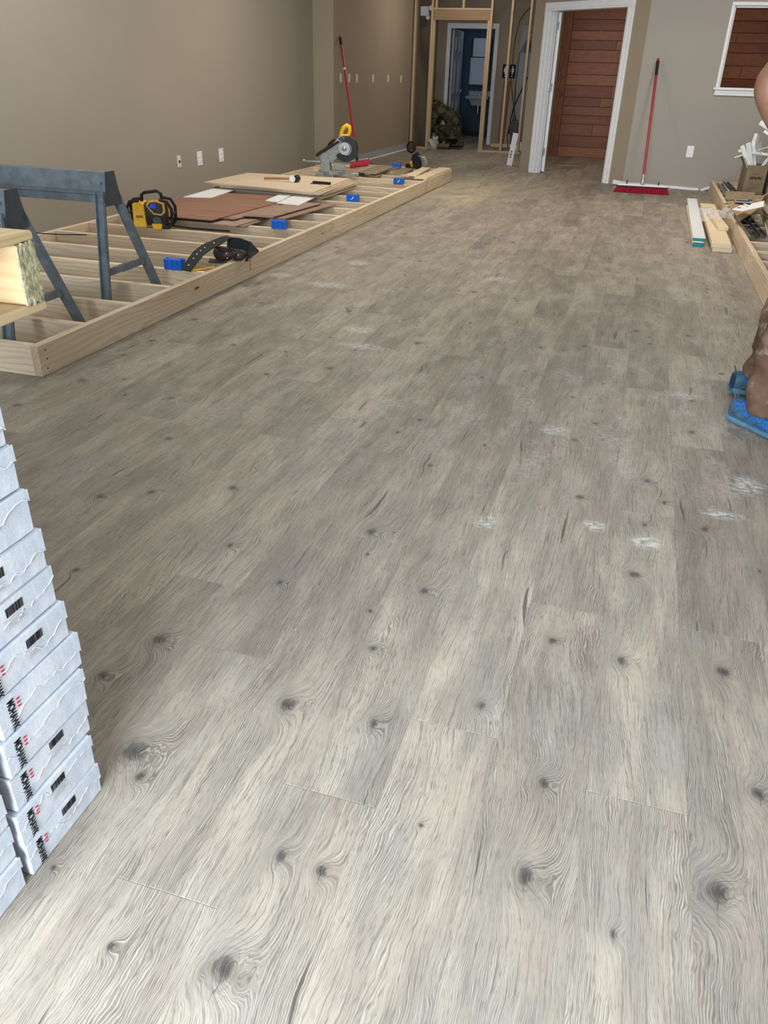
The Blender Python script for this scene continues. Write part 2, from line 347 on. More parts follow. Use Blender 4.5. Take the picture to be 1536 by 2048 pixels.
def board(name, p0, p1, w, h, mat, parent=None, up=(0, 0, 1), bev=.002, label=None):
    """board from p0 to p1 (centre line): local X along it, w across, h along up"""
    p0, p1 = Vector(p0), Vector(p1); L = (p1-p0).length; X = (p1-p0).normalized(); Z = Vector(up); Y = Z.cross(X).normalized(); Z = X.cross(Y)
    key = (round(L, 4), w, h, mat.name, bev)
    if key in _cache: me = _cache[key]
    else:
        b = B().box((0, 0, 0), (L, w, h), bev=bev); me = bpy.data.meshes.new(name); b.bm.to_mesh(me); b.bm.free(); me.materials.append(mat); _cache[key] = me
    o = bpy.data.objects.new(name, me); COL.objects.link(o)
    m = Matrix((X, Y, Z)).transposed().to_4x4(); m.translation = (p0+p1)/2
    if parent: o.parent = parent
    o.matrix_local = m
    if label: o['label'] = label
    return o
def text(name, body, mat, parent, loc, axX, axY, size, bold=0, depth=.0004, sx=1):
    c = bpy.data.curves.new(name, 'FONT'); c.body = body; c.size = size; c.extrude = depth; c.offset = bold; c.align_x = 'CENTER'; c.align_y = 'CENTER'
    t = bpy.data.objects.new('tmp', c); COL.objects.link(t)
    dg = bpy.context.evaluated_depsgraph_get(); me = bpy.data.meshes.new_from_object(t.evaluated_get(dg)); bpy.data.objects.remove(t)
    me.name = name; me.materials.clear(); me.materials.append(mat)
    o = bpy.data.objects.new(name, me); COL.objects.link(o)
    X = Vector(axX)*sx; Y = Vector(axY); Z = Vector(axX).cross(Y)
    m = Matrix((X, Y, Z)).transposed().to_4x4(); m.translation = loc
    if parent: o.parent = parent
    o.matrix_local = m; return o
def skinned(name, chains, mat, parent=None, sub=2, rough=0, post=None):
    """chains: list of (start, [(xyz, r)...]); nodes given as dict name->(pos, rx, ry); edges list"""
    nodes, edges, root = chains
    keys = list(nodes); me = bpy.data.meshes.new(name)
    me.from_pydata([nodes[k][0] for k in keys], [(keys.index(a), keys.index(b)) for a, b in edges], [])
    o = bpy.data.objects.new(name, me); COL.objects.link(o)
    sk = o.modifiers.new('s', 'SKIN'); sk.use_smooth_shade = True; sk.branch_smoothing = .4
    for i, k in enumerate(keys):
        v = me.skin_vertices[0].data[i]; rr = nodes[k][1:]; v.radius = (rr[0], rr[1] if len(rr) > 1 else rr[0]); v.use_root = (k == root)
    ss = o.modifiers.new('u', 'SUBSURF'); ss.levels = sub; ss.render_levels = sub
    dg = bpy.context.evaluated_depsgraph_get(); dg.update()
    m2 = bpy.data.meshes.new_from_object(o.evaluated_get(dg)); bpy.data.objects.remove(o)
    m2.materials.clear(); m2.materials.append(mat); m2.name = name
    for p in m2.polygons: p.use_smooth = True
    if post:
        for v in m2.vertices: v.co = post(v.co)
    o = bpy.data.objects.new(name, m2); COL.objects.link(o)
    if parent: o.parent = parent
    return o
# ================================================================ structure
rnd = random.Random(7)
def proj(p):
    v = Vector(p)-Vector((0, 0, CH)); z = v.dot(fw)
    if z < .05: return None
    return (768+F*v.dot(r2)/z, 1024+F*v.dot(d2)/z)
# ---- floor: sub-slab with every laminate plank laid on it
floor = struct('floor', B().box((-1.0, 9.0, -.0300), (7.5, 22.6, .04)), M['under'])
PL, PW, X0 = 1.213, .1895, -.092
PH = {0: 1.754, 1: 1.154, 2: 1.765, 3: 3.838, -1: 1.236, -2: .986, -3: .709, -4: 1.316, -5: .35, -6: 1.31, -7: 1.92, -8: 2.505, -9: .1, -10: .62, 4: .2, 5: .8}
KN = [(-0.788, 0.965, .034), (-0.745, 0.911, .014), (-0.582, 0.903, .007), (-0.433, 1.438, .012), (-0.63, 1.634, .008), (-0.484, 1.577, .009), (-0.374, 1.715, .017), (0.016, 1.142, .018), (-0.043, 0.977, .015), (0.012, 0.927, .026), (0.002, 0.859, .008), (-0.073, 0.737, .009), (-0.038, 0.666, .011), (-0.414, 0.624, .030), (-0.364, 0.581, .011), (-0.409, 0.836, .017), (-0.331, 0.83, .015), (-0.018, 1.609, .017), (0.152, 1.586, .020), (0.206, 1.654, .008), (-0.6, 1.965, .024), (-0.534, 1.982, .008), (-0.931, 1.299, .024), (-0.988, 1.146, .018), (-1.311, 1.493, .013), (-1.128, 2.084, .019), (-1.499, 1.884, .018), (-0.55, 1.189, .026), (-0.354, 1.19, .018), (-0.449, 0.72, .007), (-0.777, 0.69, .008), (-0.575, 1.838, .01), (-0.755, 1.621, .014), (-0.687, 2.872, .014), (-0.737, 2.719, .012), (0.031, 2.926, .012), (0.197, 2.288, .014), (0.377, 2.319, .02), (-0.547, 2.479, .013), (-0.071, 2.888, .016), (-1.418, 3.801, .016), (-0.393, 2.72, .011), (0.381, 1.625, .022), (0.33, 0.99, .03), (0.16, 0.864, .012), (0.349, 0.881, .008), (-0.146, 1.324, .016), (-0.014, 2.408, .02), (0.259, 2.468, .015), (-1.227, 3.647, .016), (-1.935, 2.7, .016), (-1.532, 2.359, .016), (-0.971, 1.752, .016), (-1.364, 1.962, .02), (.17, 1.98, .022), (.20, 2.62, .02), (.42, 1.25, .02), (.13, 1.22, .014), (-.02, .55, .014), (.04, .53, .008), (.40, .62, .012), (-.60, .60, .010)]
TONE = {(-1, 0): 1.10, (-2, 0): .99, (-3, 1): .98, (-3, 0): 1.0, (-2, 1): .97, (-1, 1): 1.04, (0, 0): 1.0, (0, 1): .93, (1, 0): 1.03, (1, 1): 1.04, (2, 0): .97, (2, 1): .93, (-4, 1): 1.12, (-4, 0): .96, (-3, 2): 1.02, (-2, 2): .93, (-1, 2): 1.08, (0, 2): .96, (-4, 2): .88, (1, 2): .98, (-1, 3): .96, (-3, 3): .9, (-5, 2): 1.05}
planks = []
for k in range(-24, 15):
    xa = X0+k*PW; xb = xa+PW-.0002
    ph = PH.get(k, rnd.random()*PL) % PL
    xa = max(xa, -4.72); xb = min(xb, 2.72)
    if xb-xa < .02: continue
    j = 0; ya = ph-PL*(2 + (ph > 1.0))
    while ya < 20.3:
        yb = min(ya+PL, 20.3)
        if yb > -2.05:
            planks.append((k, j, xa, max(ya, -2.05), xb, yb-.0003))
        ya += PL; j += 1
def plank_size(p):
    pts = [proj((x, y, 0)) for x in (p[2], p[4]) for y in (p[3], p[5])]
    if None in pts:
        return 0 if p[5] < .3 else 5e4 if -.9 < (p[2]+p[4])/2 < .6 else 0
    xs = [min(1536, max(0, q[0])) for q in pts]; ys = [min(2048, max(0, q[1])) for q in pts]
    return (max(xs)-min(xs))*(max(ys)-min(ys))
planks.sort(key=lambda p: -plank_size(p))
def plank_geo(bm, lays, p):
    k, j, xa, ya, xb, yb = p; c = .0015; cz = .0003
    ya0 = ya
    lo = [bm.verts.new(q) for q in ((xa, ya, -.0098), (xb, ya, -.0098), (xb, yb, -.0098), (xa, yb, -.0098))]
    md = [bm.verts.new(q) for q in ((xa, ya, -cz), (xb, ya, -cz), (xb, yb, -cz), (xa, yb, -cz))]
    hi = [bm.verts.new(q) for q in ((xa+c, ya+c, 0), (xb-c, ya+c, 0), (xb-c, yb-c, 0), (xa+c, yb-c, 0))]
    for i in range(4):
        n = (i+1) % 4; bm.faces.new((lo[i], lo[n], md[n], md[i])); bm.faces.new((md[i], md[n], hi[n], hi[i]))
    bm.faces.new(hi)
    r = random.Random(k*131+j*17+5); seed = r.random()
    jj = round((ya0-(PH.get(k, 0) % PL))/PL)+1 if k in PH else 99
    tone = TONE.get((k, jj), r.uniform(.80, 1.12))
    kn = [q for q in KN if xa-.005 < q[0] < xb+.005 and ya < q[1] < yb]
    n_extra = max(0, (0 if kn and ya < 3 else r.choice((1, 2, 3, 3, 3)))-len(kn))
    for _ in range(n_extra): kn.append((r.uniform(xa+.02, xb-.02), r.uniform(ya+.1, max(ya+.2, yb-.1)), r.choice((.007, .009, .012, .015, .019, .024))))
    kn = (kn+[(99, 99, .001)]*3)[:3] if len(kn) <= 3 else sorted(kn, key=lambda q: -q[2])[:3]
    for v in lo+md+hi:
        v[lays[0]] = seed; v[lays[1]] = tone
        for i in range(3): v[lays[2+i]] = kn[i]
def plank_mesh(name, ps):
    bm = bmesh.new(); L = bm.verts.layers
    lays = [L.float.new('seed'), L.float.new('tone')]+[L.float_vector.new('knot%d' % i) for i in (1, 2, 3)]
    for p in ps: plank_geo(bm, lays, p)
    me = bpy.data.meshes.new(name); bm.to_mesh(me); bm.free(); me.materials.append(M['floor'])
    o = bpy.data.objects.new(name, me); COL.objects.link(o); o.parent = floor; return o
for p in planks[:300]: plank_mesh('plank', [p])
plank_mesh('far_planks', planks[300:])['kind'] = 'stuff'

# ---- walls
def wbox(name, a, b_, mat, **k):
    a, b_ = Vector(a), Vector(b_); return struct(name, B().box((a+b_)/2, b_-a), mat, **k)
ZC = 3.08
wbox('wall_left', (-4.72, -2.05, 0), (-4.6, 11.75, ZC), M['wall'])
wbox('wall_left_far', (-4.72, 11.7502, 0), (-4.3, 17.8, ZC), M['wallb'])
wbox('wall_right', (2.6, -2.05, 0), (2.72, 17.9, ZC), M['wall'])
b = B()   # storefront wall with a wide glazed opening behind the photographer
b.box((-1.0, -2.1, .08), (7.44, .1, .16)); b.box((-1.0, -2.1, 2.77), (7.44, .1, .62)); b.box((-3.32, -2.1, 1.31), (2.80, .1, 2.30)); b.box((1.69, -2.1, 1.31), (2.06, .1, 2.30))
struct('wall_front', b, M['wall'])
b = B()
for x in (-1.89, -1.05, -.2, .63): b.box((x, -2.1, 1.31), (.05, .08, 2.30))
struct('window_2', b, M['alu'])
wbox('ceiling', (-4.72, -2.15, ZC+.001), (2.72, 20.5, ZC+.1), M['ceil'])
# grey wall with the window
b = B(); Y1 = 11.75
b.box((.2815, Y1+.06, ZC/2), (.963, .12, ZC)); b.box((2.35, Y1+.06, ZC/2), (.5, .12, ZC)); b.box((1.4315, Y1+.06, .57), (1.337, .12, 1.14)); b.box((1.4315, Y1+.06, (2.03+ZC)/2), (1.337, .12, ZC-2.03))
struct('wall_grey', b, M['wallg'])
# diagonal wall with the wide door opening
DA, DB = Vector((-1.75, 12.9, 0)), Vector((-.2, 11.75, 0)); DL = (DB-DA).length; DU = (DB-DA).normalized(); DN = Vector((-DU.y, DU.x, 0))  # DN points into the inner room
dang = math.atan2(DU.y, DU.x)
T0, T1 = .20, 1.70     # casing outer edges along the wall
diag = thing('tmp', '', '', DA, dang)   # frame for building, removed below
def dbox(b, t0, t1, d0, d1, z0, z1, bev=0): b.box(((t0+t1)/2, (d0+d1)/2, (z0+z1)/2), (t1-t0, d1-d0, z1-z0), bev=bev)
b = B(); dbox(b, 0, T0+.09, 0, .13, 0, ZC); dbox(b, T1-.09, DL, 0, .13, 0, ZC); dbox(b, T0+.09, T1-.09, 0, .13, 2.05, ZC)
struct('wall_diagonal', b, M['wallb'], loc=DA, rot=(0, 0, dang))
bpy.data.objects.remove(diag)
# white cased door in the diagonal wall
d1 = struct('door_1', B().box(((T0+T1)/2, .065, 2.04), (T1-T0-.18, .13, .022)), M['white'], loc=DA, rot=(0, 0, dang))
def casing(b, t0, t1, z0, z1, vert):
    dbox(b, t0, t1, -.018, 0, z0, z1, .004)
    if vert: w = t1-t0; dbox(b, t0+w*.2, t0+w*.42, -.024, -.016, z0, z1-.03, .003); dbox(b, t0+w*.62, t0+w*.9, -.022, -.016, z0, z1-.03, .002)
    else: h = z1-z0; dbox(b, t0+.02, t1-.02, -.024, -.016, z0+h*.2, z0+h*.42, .003); dbox(b, t0+.02, t1-.02, -.022, -.016, z0+h*.62, z0+h*.9, .002)
for nm, a in (('casing', (T0, T0+.11, 0, 2.03, 1)), ('casing', (T1-.10, T1, 0, 2.03, 1)), ('casing', (T0, T1, 2.0301, 2.125, 0))):
    b = B(); casing(b, *a); b.build(nm, M['white'], d1)
for t in (T0+.10, T1-.11):
    b = B(); dbox(b, t-.008, t+.012, 0, .13, 0, 2.03); dbox(b, t-.012, t+.020, .05, .085, 0, 2.03); b.build('jamb', M['white'], d1)
# open door leaf swung right back into the inner room, seen on its hinge edge
lf = thing('tmp', '', ''); bpy.data.objects.remove(lf)
hx = T0+.150; ang = radians(140)
def leafpt(s): return (hx+cos(ang)*s, .135+sin(ang)*s)
c0 = leafpt(.36)
leaf = B().box((0, 0, 1.02), (.74, .042, 2.0), bev=.002)
for sx in (-.17, .17):
    for (z, h) in ((.45, .55), (1.15, .6), (1.72, .28)): leaf.box((sx, 0, z), (.22, .05, h), bev=.006)
leaf = leaf.build('door_leaf', M['white'], d1, loc=(c0[0], c0[1], 0), rot=(0, 0, ang))
for z in (.29, 1.12, 1.86):
    h = B().box((T0+.118, .088, z), (.030, .006, .10), bev=.001); h.cyl((T0+.135, .118, z-.05), (T0+.135, .118, z+.05), .009, n=8); h.box((T0+.150, .112, z), (.026, .010, .10)); h.build('hinge', M['chrome'], d1)
# hall wall closing the stud corridor on the right
wbox('wall_hall', (-1.75, 12.97, 0), (-1.64, 17.8, ZC), M['wallb'])
# back wall with the bathroom door
b = B(); YB = 17.8
b.box((-4.165, YB+.06, ZC/2), (.27, .12, ZC)); b.box((-2.395, YB+.06, ZC/2), (1.51, .12, ZC)); b.box((-3.59, YB+.06, (2.07+ZC)/2), (.88, .12, ZC-2.07))
struct('wall_back', b, M['wallb'])
d2_ = struct('door_2', B().box((-3.59, YB+.06, 2.06), (.88, .13, .02)), M['white'])
for x in (-4.068, -3.112):
    B().box((x, YB-.01, 1.03), (.075, .02, 2.06), bev=.004).box((x, YB-.018, 1.03), (.03, .012, 2.0), bev=.003).build('casing', M['white'], d2_)
B().box((-3.59, YB-.01, 2.1), (1.031, .02, .078), bev=.004).box((-3.59, YB-.018, 2.1), (.98, .012, .03), bev=.003).build('casing', M['white'], d2_)
b = B().box((0, .41, 1.03), (.038, .80, 2.02), bev=.002)
lf = b.build('door_leaf', M['door'], d2_, loc=(-4.015, YB+.14, 0), rot=(0, 0, radians(-1.5)))
for yy in (.24, .58):
    for z, hh in ((1.78, .26), (1.2, .62), (.5, .56)):
        B().box((.020, yy, z), (.008, .20, hh), bev=.003).box((.026, yy, z), (.010, .13, hh-.08), bev=.004).build('door_panel', M['door'], lf)
B().ball((.05, .74, .95), .028).cyl((.018, .74, .95), (.05, .74, .95), .012).build('door_knob', M['chrome'], lf, smooth=True)
for z in (.28, 1.08, 1.84): B().box((-4.028, YB+.12, z), (.012, .035, .09)).cyl((-4.018, YB+.134, z-.045), (-4.018, YB+.134, z+.045), .007, n=8).build('hinge', M['chrome'], d2_)
# bathroom
wbox('wall_bathroom_left', (-4.72, 17.921, 0), (-4.6, 20.3, ZC), M['blue_wall'])
wbox('wall_bathroom_back', (-4.72, 20.3, 0), (-1.6, 20.4, ZC), M['blue_wall'])
wbox('wall_bathroom_right', (-2.4, 17.921, 0), (-2.3, 20.3, ZC), M['blue_wall'])
wbox('baseboard_bathroom', (-4.6, 20.28, 0), (-2.4, 20.3, .11), M['black'])
# inner room: stained cedar planks on the far wall, one object each
wi = wbox('wall_inner', (-1.64, 15.93, 0), (2.6, 16.0, ZC), M['under'])
z = 0; r = random.Random(11); row = 0
while z < 2.75:
    h = r.choice((.14, .165, .185)); x = -1.50
    while x < 2.59:
        L = r.uniform(.5, 1.5); x1 = min(2.595, x+L)
        if 2.595-x1 < .2: x1 = 2.595
        board('cedar_plank', (x+.002, 15.918-r.random()*.008, z+h/2), (x1-.002, 15.918-r.random()*.0+0, z+h/2), .022, h-.006, M['cedar'], wi, bev=.003)
        x = x1
    z += h
board('corner_board', (-1.565, 15.915, 0.0), (-1.565, 15.915, 2.75), .12, .03, M['cedar'], wi, up=(0, 1, 0))
board('corner_board', (-1.618, 15.87, 0.0), (-1.618, 15.87, 2.75), .03, .09, M['cedar'], wi, up=(0, 1, 0))
# window in the grey wall
w1 = struct('window_1', B().box((1.4315, Y1+.06, 1.6), (1.30, .006, .86)), M['glass'])
wf = B(); 
wf.box((.741, Y1-.011, 1.615), (.036, .022, .86), bev=.003).box((2.122, Y1-.011, 1.615), (.05, .022, .86), bev=.003).box((1.4315, Y1-.011, 2.055), (1.415, .022, .038), bev=.003)
wf.box((.768, Y1+.06, 1.6), (.012, .12, .86)).box((2.094, Y1+.06, 1.6), (.012, .12, .86)).box((1.431, Y1+.06, 2.024), (1.33, .12, .012))
wf.build('window_frame', M['white'], w1)
B().box((1.431, Y1+.02, 1.172), (1.46, .13, .028), bev=.005).build('window_sill', M['white'], w1)
B().box((1.431, Y1-.012, 1.128), (1.42, .024, .058), bev=.004).box((1.431, Y1-.018, 1.138), (1.42, .024, .018), bev=.004).build('window_apron', M['white'], w1)
# bare strip where the baseboard was pulled off, dust line below
wbox('trim_1', (-4.3, 11.76, 0), (-4.293, 15.8, .10), M['wallr'])
board('torn_base_strip', (-4.25, 12.7, .006), (-4.25, 15.6, .006), .05, .012, M['white'], bev=.002)
bpy.data.objects['torn_base_strip'].name = 'trim_2'; bpy.data.objects['trim_2']['kind'] = 'structure'
b = B()
b.box((.12, Y1-.012, .022), (.72, .02, .04), rot=(0, radians(1.2), 0), bev=.004).box((-.20, Y1-.016, .03), (.26, .02, .05), rot=(0, radians(7), radians(9)), bev=.006)
b.box((.52, Y1-.02, .018), (.50, .03, .032), rot=(0, radians(2), radians(1)), bev=.004).box((.86, Y1-.03, .03), (.14, .02, .03), rot=(0, radians(-22), 0), bev=.004)
struct('trim_3', b, M['white'])
# ================================================================ objects
# ---- cartons of flooring, stacked at the left, ends facing the room
CHT = .0741
def carton(x, y, z, r, lay, label, group, cov=True, rz=0.0):
    """end face in the local YZ plane at x=0, carton runs to -X"""
    t = thing('flooring_carton', label, 'box', (x, y, z), rz, group)
    W_ = .2000
    b = B().box((-.61, W_/2, CHT/2-.0005), (1.22, W_-.003, CHT-.003), bev=.0022)
    b.build('carton_body', M['carton'], t)
    # end flap with a torn paper edge, slightly proud and uneven
    n = 26; lo = .25+.35*r.random(); ys = [W_*i/n for i in range(n+1)]
    f = B(); up = [(yy if 0 < yy < W_ else (0.001 if yy <= 0 else W_-.001), CHT*(lo+.30*mnoise.noise(Vector((yy*14, lay*3.1, z*7)))+ .13*mnoise.noise(Vector((yy*70, lay*5.1, 1)))+.12)) for yy in ys]
    up = [(a, min(CHT-.008, max(.008, c))) for a, c in up]
    f.prism([(W_-.0015, CHT-.003), (.0015, CHT-.003)]+up, (.0022, 0, 0), (.0, 0, 0), ((0, 1, 0), (0, 0, 1)))
    f.build('torn_flap', M['carton'], t)
    # curled white rim along the tear
    f = B(); f.tube([(.0022, a, c) for a, c in up], .0008, 5); f.build('paper_tear', M['tear'], t)
    X = .0030
    if lay in LET: 
        text('lettering', 'MOHAWK', M['ink'], t, (X, .028, CHT*.47), (0, 0, -1), (0, 1, 0), .0200, .0003, sx=.62)
        b = B()
        for i in range(3): b.prism([(.0405, -.0005), (.0475, -.0018), (.0475, .0012), (.0405, .0022)], (.0005, 0, 0), (X, 0, CHT*.74-i*.0072), ((0, 1, 0), (0, 0, 1)))
        b.build('logo_mark', M['redink'], t)
    if lay in BAR:
        by, bz = BAR[lay]; b = B(); rr = random.Random(lay); yy = 0
        while yy < .036:
            w = rr.choice((.0008, .0014, .0022)); b.box((X, by+yy+w/2, CHT*bz), (.0005, w, .0155)); yy += w+rr.choice((.0009, .0015))
        b.build('barcode', M['ink'], t)
        b = B()
        for q in range(4): b.box((X, by+.012+.006*(q % 2), CHT*bz-.0125-q*.0048), (.0004, .040-.006*(q % 3), .0018))
        b.build('fine_print', M['grink'], t)
    return t
LET = {0, 1, 2, 3, 4, 5, 6}; BAR = {0: (.090, .77), 1: (.082, .74), 2: (.094, .80), 5: (.10, .72), 6: (.088, .70), 7: (.07, .66), 8: (.02, .6)}
yo = [.665, .662, .672, .674, .682, .668, .660, .652, .640, .634, .626]; xo = [0, .001, -.002, .002, .000, .001, -.003, 0, .002, -.002, 0]
r = random.Random(3)
ORD = ['bottom', 'second', 'third', 'fourth', 'fifth', 'sixth', 'seventh', 'eighth', 'ninth', 'tenth', 'eleventh']
for i in range(11):
    nm = 'bottom' if i == 0 else 'topmost' if i == 10 else ORD[i]+' from the bottom'
    carton(-.797+xo[i], yo[i], i*CHT, r, i, 'white flooring carton, %s in the tall stack at left' % nm, 'white flooring cartons in the tall stack', rz=radians(r.uniform(-.5, .5)))
carton(-.93, .60, 11*CHT, r, 30, 'white flooring carton set back under the wooden pallet', 'white flooring cartons in the tall stack')
LET2 = LET
for i in range(11):
    carton(-.797-[0, .002, -.001, -.003][i % 4], min(.451, yo[i]-.203), i*CHT, r, 40+i, 'white flooring carton, %s in the nearer stack at lower left' % ('bottom' if i == 0 else 'topmost' if i == 10 else ORD[i]+' from the bottom'), 'white flooring cartons in the nearer stack')
# ---- pallet on top of the cartons
pt = thing('wooden_pallet', 'raw pine pallet with rough sawn stringer end, resting on the white cartons', 'pallet', (-.828, .992, 12*CHT+.0005), radians(2))
def rough_board(name, c, d, mats, parent):
    b = B().box(c, d, bev=.002); o = b.build(name, mats, parent)
    return o
for yy in (-.022, -.48, -.94):
    s_ = board('stringer', (-1.1, yy, .016+.0425), (-.001, yy, .016+.0425), .040, .084, M['palw'], pt)
    e = B(); 
    for i in range(90): e.box((0, yy+random.Random(i).uniform(-.017, .017), .020+random.Random(i+99).uniform(0, .077)), (.003+.0016*random.Random(i+7).random(), .004, .014), rot=(random.Random(i).uniform(-.5, .5), 0, 0))
    e.box((0, yy, .0585), (.003, .039, .082)); e.build('rough_end', M['rough'], pt)
for i, xx in enumerate((-.046, -.21, -.37, -.53, -.69, -.85, -1.02)):
    board('deck_board', (xx, -.965, .1085), (xx, .001, .1085), .092, .014, M['palw'], pt, bev=.003)
for xx in (-.05, -.52, -1.0):
    board('bottom_board', (xx, -.965, .0078), (xx, .004, .0078), .10, .0150, M['palw'], pt, bev=.003)

# ---- low floor platform frame along the left wall
pf = thing('platform_frame', 'long low pine joist frame along the left wall', 'wooden frame', (-2.39, 2.76, 0))
def pb(name, a, b_, w=.038, h=.14, mat=None): return board(name, (a[0]+2.39, a[1]-2.76, .0005+h/2), (b_[0]+2.39, b_[1]-2.76, .0005+h/2), w, h, mat or M['pine'], pf)
XF, XB = -2.409, -4.10
for a, c in ((2.76, 6.52), (6.523, 9.74), (9.743, 11.07)): pb('rim_board', (XF, a), (XF, c))
for a, c in ((2.76, 6.9), (6.903, 11.07)): pb('rim_board', (XB, a), (XB, c))
pb('end_board', (XB+.02, 2.779), (XF-.0195, 2.779))
pb('end_board', (XB+.02, 11.05), (XF-.0195, 11.05))
jy = []; y = 3.14
while y < 10.9: jy.append(y); y += .403
for k, y in enumerate(jy): pb('joist', (XB+.02, y), (XF-.0195, y), h=.1395)
for y in (3.01, 3.45): pass
b = B()
for x, z in ((-.0, .112), (.004, .072), (-.004, .03)): b.cyl((.0005, .045+x, z), (.0016, .045+x, z), .0035, n=8)
b.build('nail_heads', M['ink'], pf)
# faint stamp on the rim
b = B()
for q, (zz_, ww) in enumerate(((.112, .020), (.100, .026), (.090, .016), (.079, .024), (.068, .018), (.056, .026), (.046, .014))): b.box((.0006, 2.13+.004*(q % 2), zz_), (.0006, ww, .0035))
b.build('lumber_stamp', M['ink'], pf)

# ---- right hand platform frame
rf = thing('platform_frame', 'low pine joist frame at right holding metal channels and cardboard', 'wooden frame', (.885, 4.6, 0))
def rb(name, a, b_, w=.038, h=.14): return board(name, (a[0]-.885, a[1]-4.6, .0005+h/2), (b_[0]-.885, b_[1]-4.6, .0005+h/2), w, h, M['pine'], rf)
for a, c in ((4.6, 7.05), (7.053, 11.58)): rb('rim_board', (.904, a), (.904, c), h=.142)
rb('rim_board', (2.4, 4.6), (2.4, 11.58)); rb('end_board', (.9235, 4.62), (2.3805, 4.62)); rb('end_board', (.9235, 11.56), (2.3805, 11.56))
y = 5.0
while y < 11.4: rb('joist', (.9235, y), (2.3805, y), h=.1395); y += .403

# ---- blue boxes fixed on the joists
def bluebox(x, y, z, label, rz=0, plain_=False):
    t = thing('electrical_box', label, 'electrical box', (x, y, z), rz, 'blue electrical boxes on the platform joists')
    b = B(); w, d, h = .115, .062, .062
    b.box((0, 0, h/2), (w, d, h), bev=.004)
    for sx in (-.035, 0, .035): b.box((sx, -d/2-.002, h/2), (.006, .005, h*.8))
    b.build('box_body', M['blue'], t)
    b = B()
    for sx in (-.046, .046): b.box((sx, 0, h+.002), (.014, .02, .006), bev=.001)
    b.build('mounting_ear', M['blue'], t)
    if not plain_: B().box((.008, -d/2-.0052, h*.55), (.030, .0012, .008), rot=(0, radians(-48), 0)).box((-.003, -d/2-.0052, h*.36), (.012, .0012, .007)).build('white_mark', M['paper'], t)
    else:
        b = B()
        for sx in (-.035, .01): b.cyl((sx, -d/2, .006), (sx, -d/2-.022, .002), .004, n=8)
        b.build('nail', M['galv'], t)
    return t
bluebox(-2.63, jy[3], .1402, 'blue electrical box on a joist beside the tool belt strap', plain_=True)
bluebox(-2.63, jy[7]-.02, .1402, 'blue electrical box on a joist in front of the reddish sheets', plain_=True)
bluebox(-2.60, 7.63, .1402, 'blue electrical box with white mark right of the plywood pile, third from the near end')
bluebox(-2.585, 9.19, .1402, 'blue electrical box with white mark right of the saw arm')
bluebox(-3.08, 10.80, .1402, 'blue electrical box farthest away, beside the circular saw', plain_=True)

# ---- steel sawhorses
def sawhorse(x, y, label, cut=0):
    t = thing('sawhorse', label, 'sawhorse', (x, y, 0))
    L = 1.10; top = .725
    sec = [(-.030, top), (.030, top), (.048, top-.090), (.064, top-.100), (.064, top-.108), (.056, top-.112), (.060, top-.150), (-.060, top-.150), (-.056, top-.112), (-.064, top-.108), (-.064, top-.100), (-.048, top-.090)]
    B().prism(sec, (-L, 0, 0), (0, 0, 0), ((0, 1, 0), (0, 0, 1))).build('top_beam', M['steel'], t)
    for xx in (.002, -L-.004): B().prism([(-.040, top+.004), (.040, top+.004), (.078, top-.165), (-.072, top-.165)], (.004, 0, 0), (xx, 0, 0), ((0, 1, 0), (0, 0, 1))).build('end_cap', M['dsteel'], t)
    b = B()
    for zz in (top-.05, top-.13):
        for sy in (-1, 1): b.cyl((-.022, sy*.050, zz), (-.022, sy*.070, zz), .006, n=8)
    b.build('rivet', M['galv'], t)
    for ex, fx in ((-.030, .065), (-L+.045, -L-.075)):
        for sy in (-1, 1):
            a = Vector((ex, sy*.052, top-.10)); c = Vector((fx, sy*.272, .0)); d = (c-a).normalized()
            b = B(); q = d.to_track_quat('Z', 'X').to_matrix()
            Lg = (c-a).length; m = (a+c)/2
            ax = Vector((1, 0, 0)); ax = (ax-d*ax.dot(d)).normalized(); ay = d.cross(ax)
            # channel section leg: web and two flanges
            for (u0, v0, u1, v1) in ((-.024, -.003, .024, .003), (-.024, -.003, -.019, .024*-sy), (.019, -.003, .024, .024*-sy)):
                lo_v, hi_v = min(v0, v1), max(v0, v1)
                b.prism([(u0, lo_v), (u1, lo_v), (u1, hi_v), (u0, hi_v)], d*Lg, a, (ax, ay))
            b.build('leg', M['steel'], t)
        k = .62; a0 = Vector((ex+(fx-ex)*k, -(.052+.22*k), (top-.10)*(1-k))); a1 = Vector((a0.x, -a0.y, a0.z))
        B().prism([(-.012, -.016), (.012, -.016), (.012, .016), (-.012, .016)], a1-a0, a0, ((1, 0, 0), (0, 0, 1))).box(((a0+a1)/2)[:], (.028, .09, .036)).build('brace', M['steel'], t)
    return t
sawhorse(-2.70, 3.90, 'blue-grey steel sawhorse standing in the platform frame, nearest the radio')
sawhorse(-2.66, 3.09, 'dark steel sawhorse at the left edge beside the pallet')

